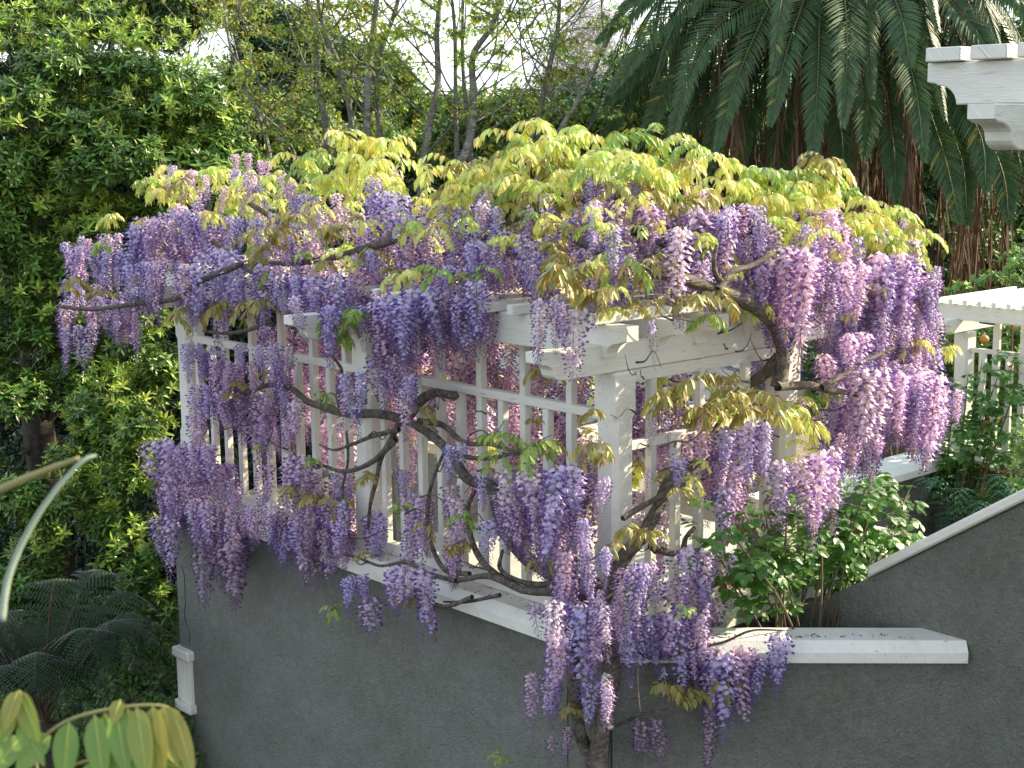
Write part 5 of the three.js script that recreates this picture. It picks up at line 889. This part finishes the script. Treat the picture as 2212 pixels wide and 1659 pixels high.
{ // a bit of leafy shrub at the right edge, and green above the far pergola
  const t = thing('leafy_shrub', 'light green shrub at the right edge in front of the far lattice', 'shrub', onA(2210, 1000, 3.9).setY(1.0));
  foliage(t, 'leaves', [[2215, 960, 9.0, 0.08, 0.18, 0.12], [2205, 1030, 9.0, 0.07, 0.1, 0.1]], [whorlGeo(8, 0.06, 0.028, [0.14, 0.30, 0.05], [0.26, 0.40, 0.08])], SOFT, 60, 0.6, 0.9, 0.6);
  part(t, 'stem', limb([V(0, 0, 0), V(0.03, 0.6, 0), at(2212, 960, 9.0).sub(t.position)], 0.012, 0.005, 5), STEM);
  const t2 = thing('leafy_shrub', 'light green sprigs rising above the far right pergola slats', 'shrub', under(2190, 620, 12.2));
  foliage(t2, 'leaves', [[2195, 575, 12.2, 0.12, 0.16, 0.15], [2140, 600, 12.1, 0.16, 0.06, 0.15], [2080, 620, 12, 0.12, 0.04, 0.1]], [whorlGeo(8, 0.06, 0.028, [0.14, 0.30, 0.05], [0.26, 0.40, 0.08])], SOFT, 90, 0.6, 0.9, 0.7);
  part(t2, 'stem', limb([V(0, 0, 0), V(0.02, 1.8, 0), at(2190, 590, 12.2).sub(t2.position)], 0.02, 0.006, 5), STEM);
}
// ------------------------------------------------------------------ close to the camera: a wisteria leaf, a silvery shoot, a rose bud
{
  const LM = leafMat(1, 1, 1, 0.5, 0.5), ST = std({ color: lin(0.22, 0.20, 0.07), vertexColors: true, roughness: 0.7 });
  const d = 0.95, base = at(-60, 1700, d), t = thing('leafy_shoot', 'blurred yellow-green pinnate leaves close to the camera in the lower left corner', 'plant', base), R = w => w.clone().sub(base);
  const stem = (pts, r) => part(t, 'stem', limb(pts.map(p => R(at(p[0], p[1], d + (p[2] || 0)))), r, r * 0.6, 6, 0.05), ST);
  const s1 = [[-60, 1700], [60, 1620], [140, 1560], [250, 1530], [350, 1525], [385, 1540]], s2 = [[-60, 1740], [90, 1680], [200, 1640], [290, 1620]];
  stem(s1, 0.0014); stem(s2, 0.0012); stem([[30, 1720], [45, 1560], [40, 1500]], 0.0012);
  // leaflets: foot, tip, width, tone
  const LF = [[[205, 1545], [225, 1690], 58, 0], [[250, 1535], [275, 1665], 56, 0], [[295, 1528], [320, 1690], 58, 1], [[330, 1525], [345, 1690], 64, 2], [[352, 1525], [385, 1640], 66, 2], [[375, 1535], [420, 1680], 40, 2], [[228, 1540], [245, 1640], 50, 1], [[275, 1530], [300, 1630], 46, 2], [[150, 1560], [130, 1680], 60, 0], [[110, 1590], [20, 1640], 52, 0],
    [[40, 1492], [5, 1570], 40, 2], [[42, 1492], [72, 1580], 42, 2], [[42, 1500], [100, 1600], 44, 1], [[40, 1510], [-20, 1600], 46, 1], [[40, 1560], [110, 1640], 48, 0], [[45, 1590], [-20, 1660], 50, 0], [[260, 1512], [240, 1560], 34, 2], [[200, 1640], [220, 1740], 60, 0], [[240, 1630], [300, 1720], 60, 0], [[285, 1620], [360, 1700], 50, 0], [[120, 1670], [170, 1760], 60, 1], [[340, 1650], [410, 1640], 36, 0]];
  const K = [[0.20, 0.36, 0.07], [0.30, 0.40, 0.07], [0.40, 0.36, 0.07]];
  LF.forEach(([a, b, w, k], i) => {
    const A = R(at(a[0], a[1], d)), B = R(at(b[0], b[1], d - 0.012 + 0.024 * rnd())), m = new MB(), l = A.distanceTo(B), dir = B.clone().sub(A).normalize();
    const mids = m.leaf(V(0, 0, 0), dir.clone().add(V(0.12, 0.1, 0.35)), V(rr(-0.35, 0.35), 0.25, 1), l * 1.06, w * d / 3200, mix(K[k], K[Math.min(2, k + 1)], rnd() * 0.5), { n: 9, droop: rr(0.3, 0.8), fold: rr(0.12, 0.4), shape: 0.44 });
    const o = part(t, 'leaflet', m.geo(true), LM); o.position.copy(A);
    const rb = new MB(); rb.tube(mids, mids.map((_, j) => 0.0007 * (1.1 - j / mids.length)), 5, [1.6, 1.9, 1.2]); part(o, 'midrib', rb.geo(true), ST);
  });
  const c = [[78, 1632], [66, 1650], [92, 1655]];
  const PB = petal(1.35, 0.85, 0.95), bud = thing('rose_bud', 'small pale pink rose bud among the blurred leaves at the bottom left', 'flower', at(78, 1650, 1.0));
  for (let i = 0; i < 7; i++) { const m = new MB(), a = i * GA, o = V(Math.cos(a), 0, Math.sin(a)); m.leaf(o.clone().multiplyScalar(0.001), UP.clone().addScaledVector(o, 0.25 + i * 0.07), o.clone().negate(), 0.011, 0.009, [0.75, 0.6, 0.62], { n: 4, droop: -0.5 + i * 0.15, fold: 0.5, shape: 0.42 }); part(bud, 'petal', m.geo(true), PB); }
  part(bud, 'stem', limb([V(0, -0.1, 0.01), V(0.003, -0.04, 0), V(0, 0.001, 0)], 0.0012, 0.001, 5), ST);
  const sb = at(-30, 1070, 0.9), sh = thing('silvery_shoot', 'blurred downy silver-green shoot tip arching down at the left edge, on a brown stem', 'shoot', sb), S = w => w.clone().sub(sb);
  part(sh, 'stem', limb([[-40, 1075], [30, 1045], [90, 1020], [130, 1005], [170, 990]].map(p => S(at(p[0], p[1], 0.9))), 0.0028, 0.0016, 8, 0.08), ST);
  part(sh, 'tip', limb([[208, 984], [185, 992], [140, 1035], [90, 1100], [40, 1190], [15, 1260], [3, 1340]].map((p, i) => S(at(p[0], p[1], 0.9 - 0.004 * i))), 0.0011, 0.0025, 8, 0.06, [1, 1, 1], 8), new THREE.MeshPhysicalMaterial({ color: lin(0.22, 0.27, 0.20), vertexColors: true, roughness: 0.9, sheen: 0.6, sheenRoughness: 0.6, sheenColor: lin(0.3, 0.35, 0.3) }));
}
scene.updateMatrixWorld(true);
renderer.render(scene, camera);
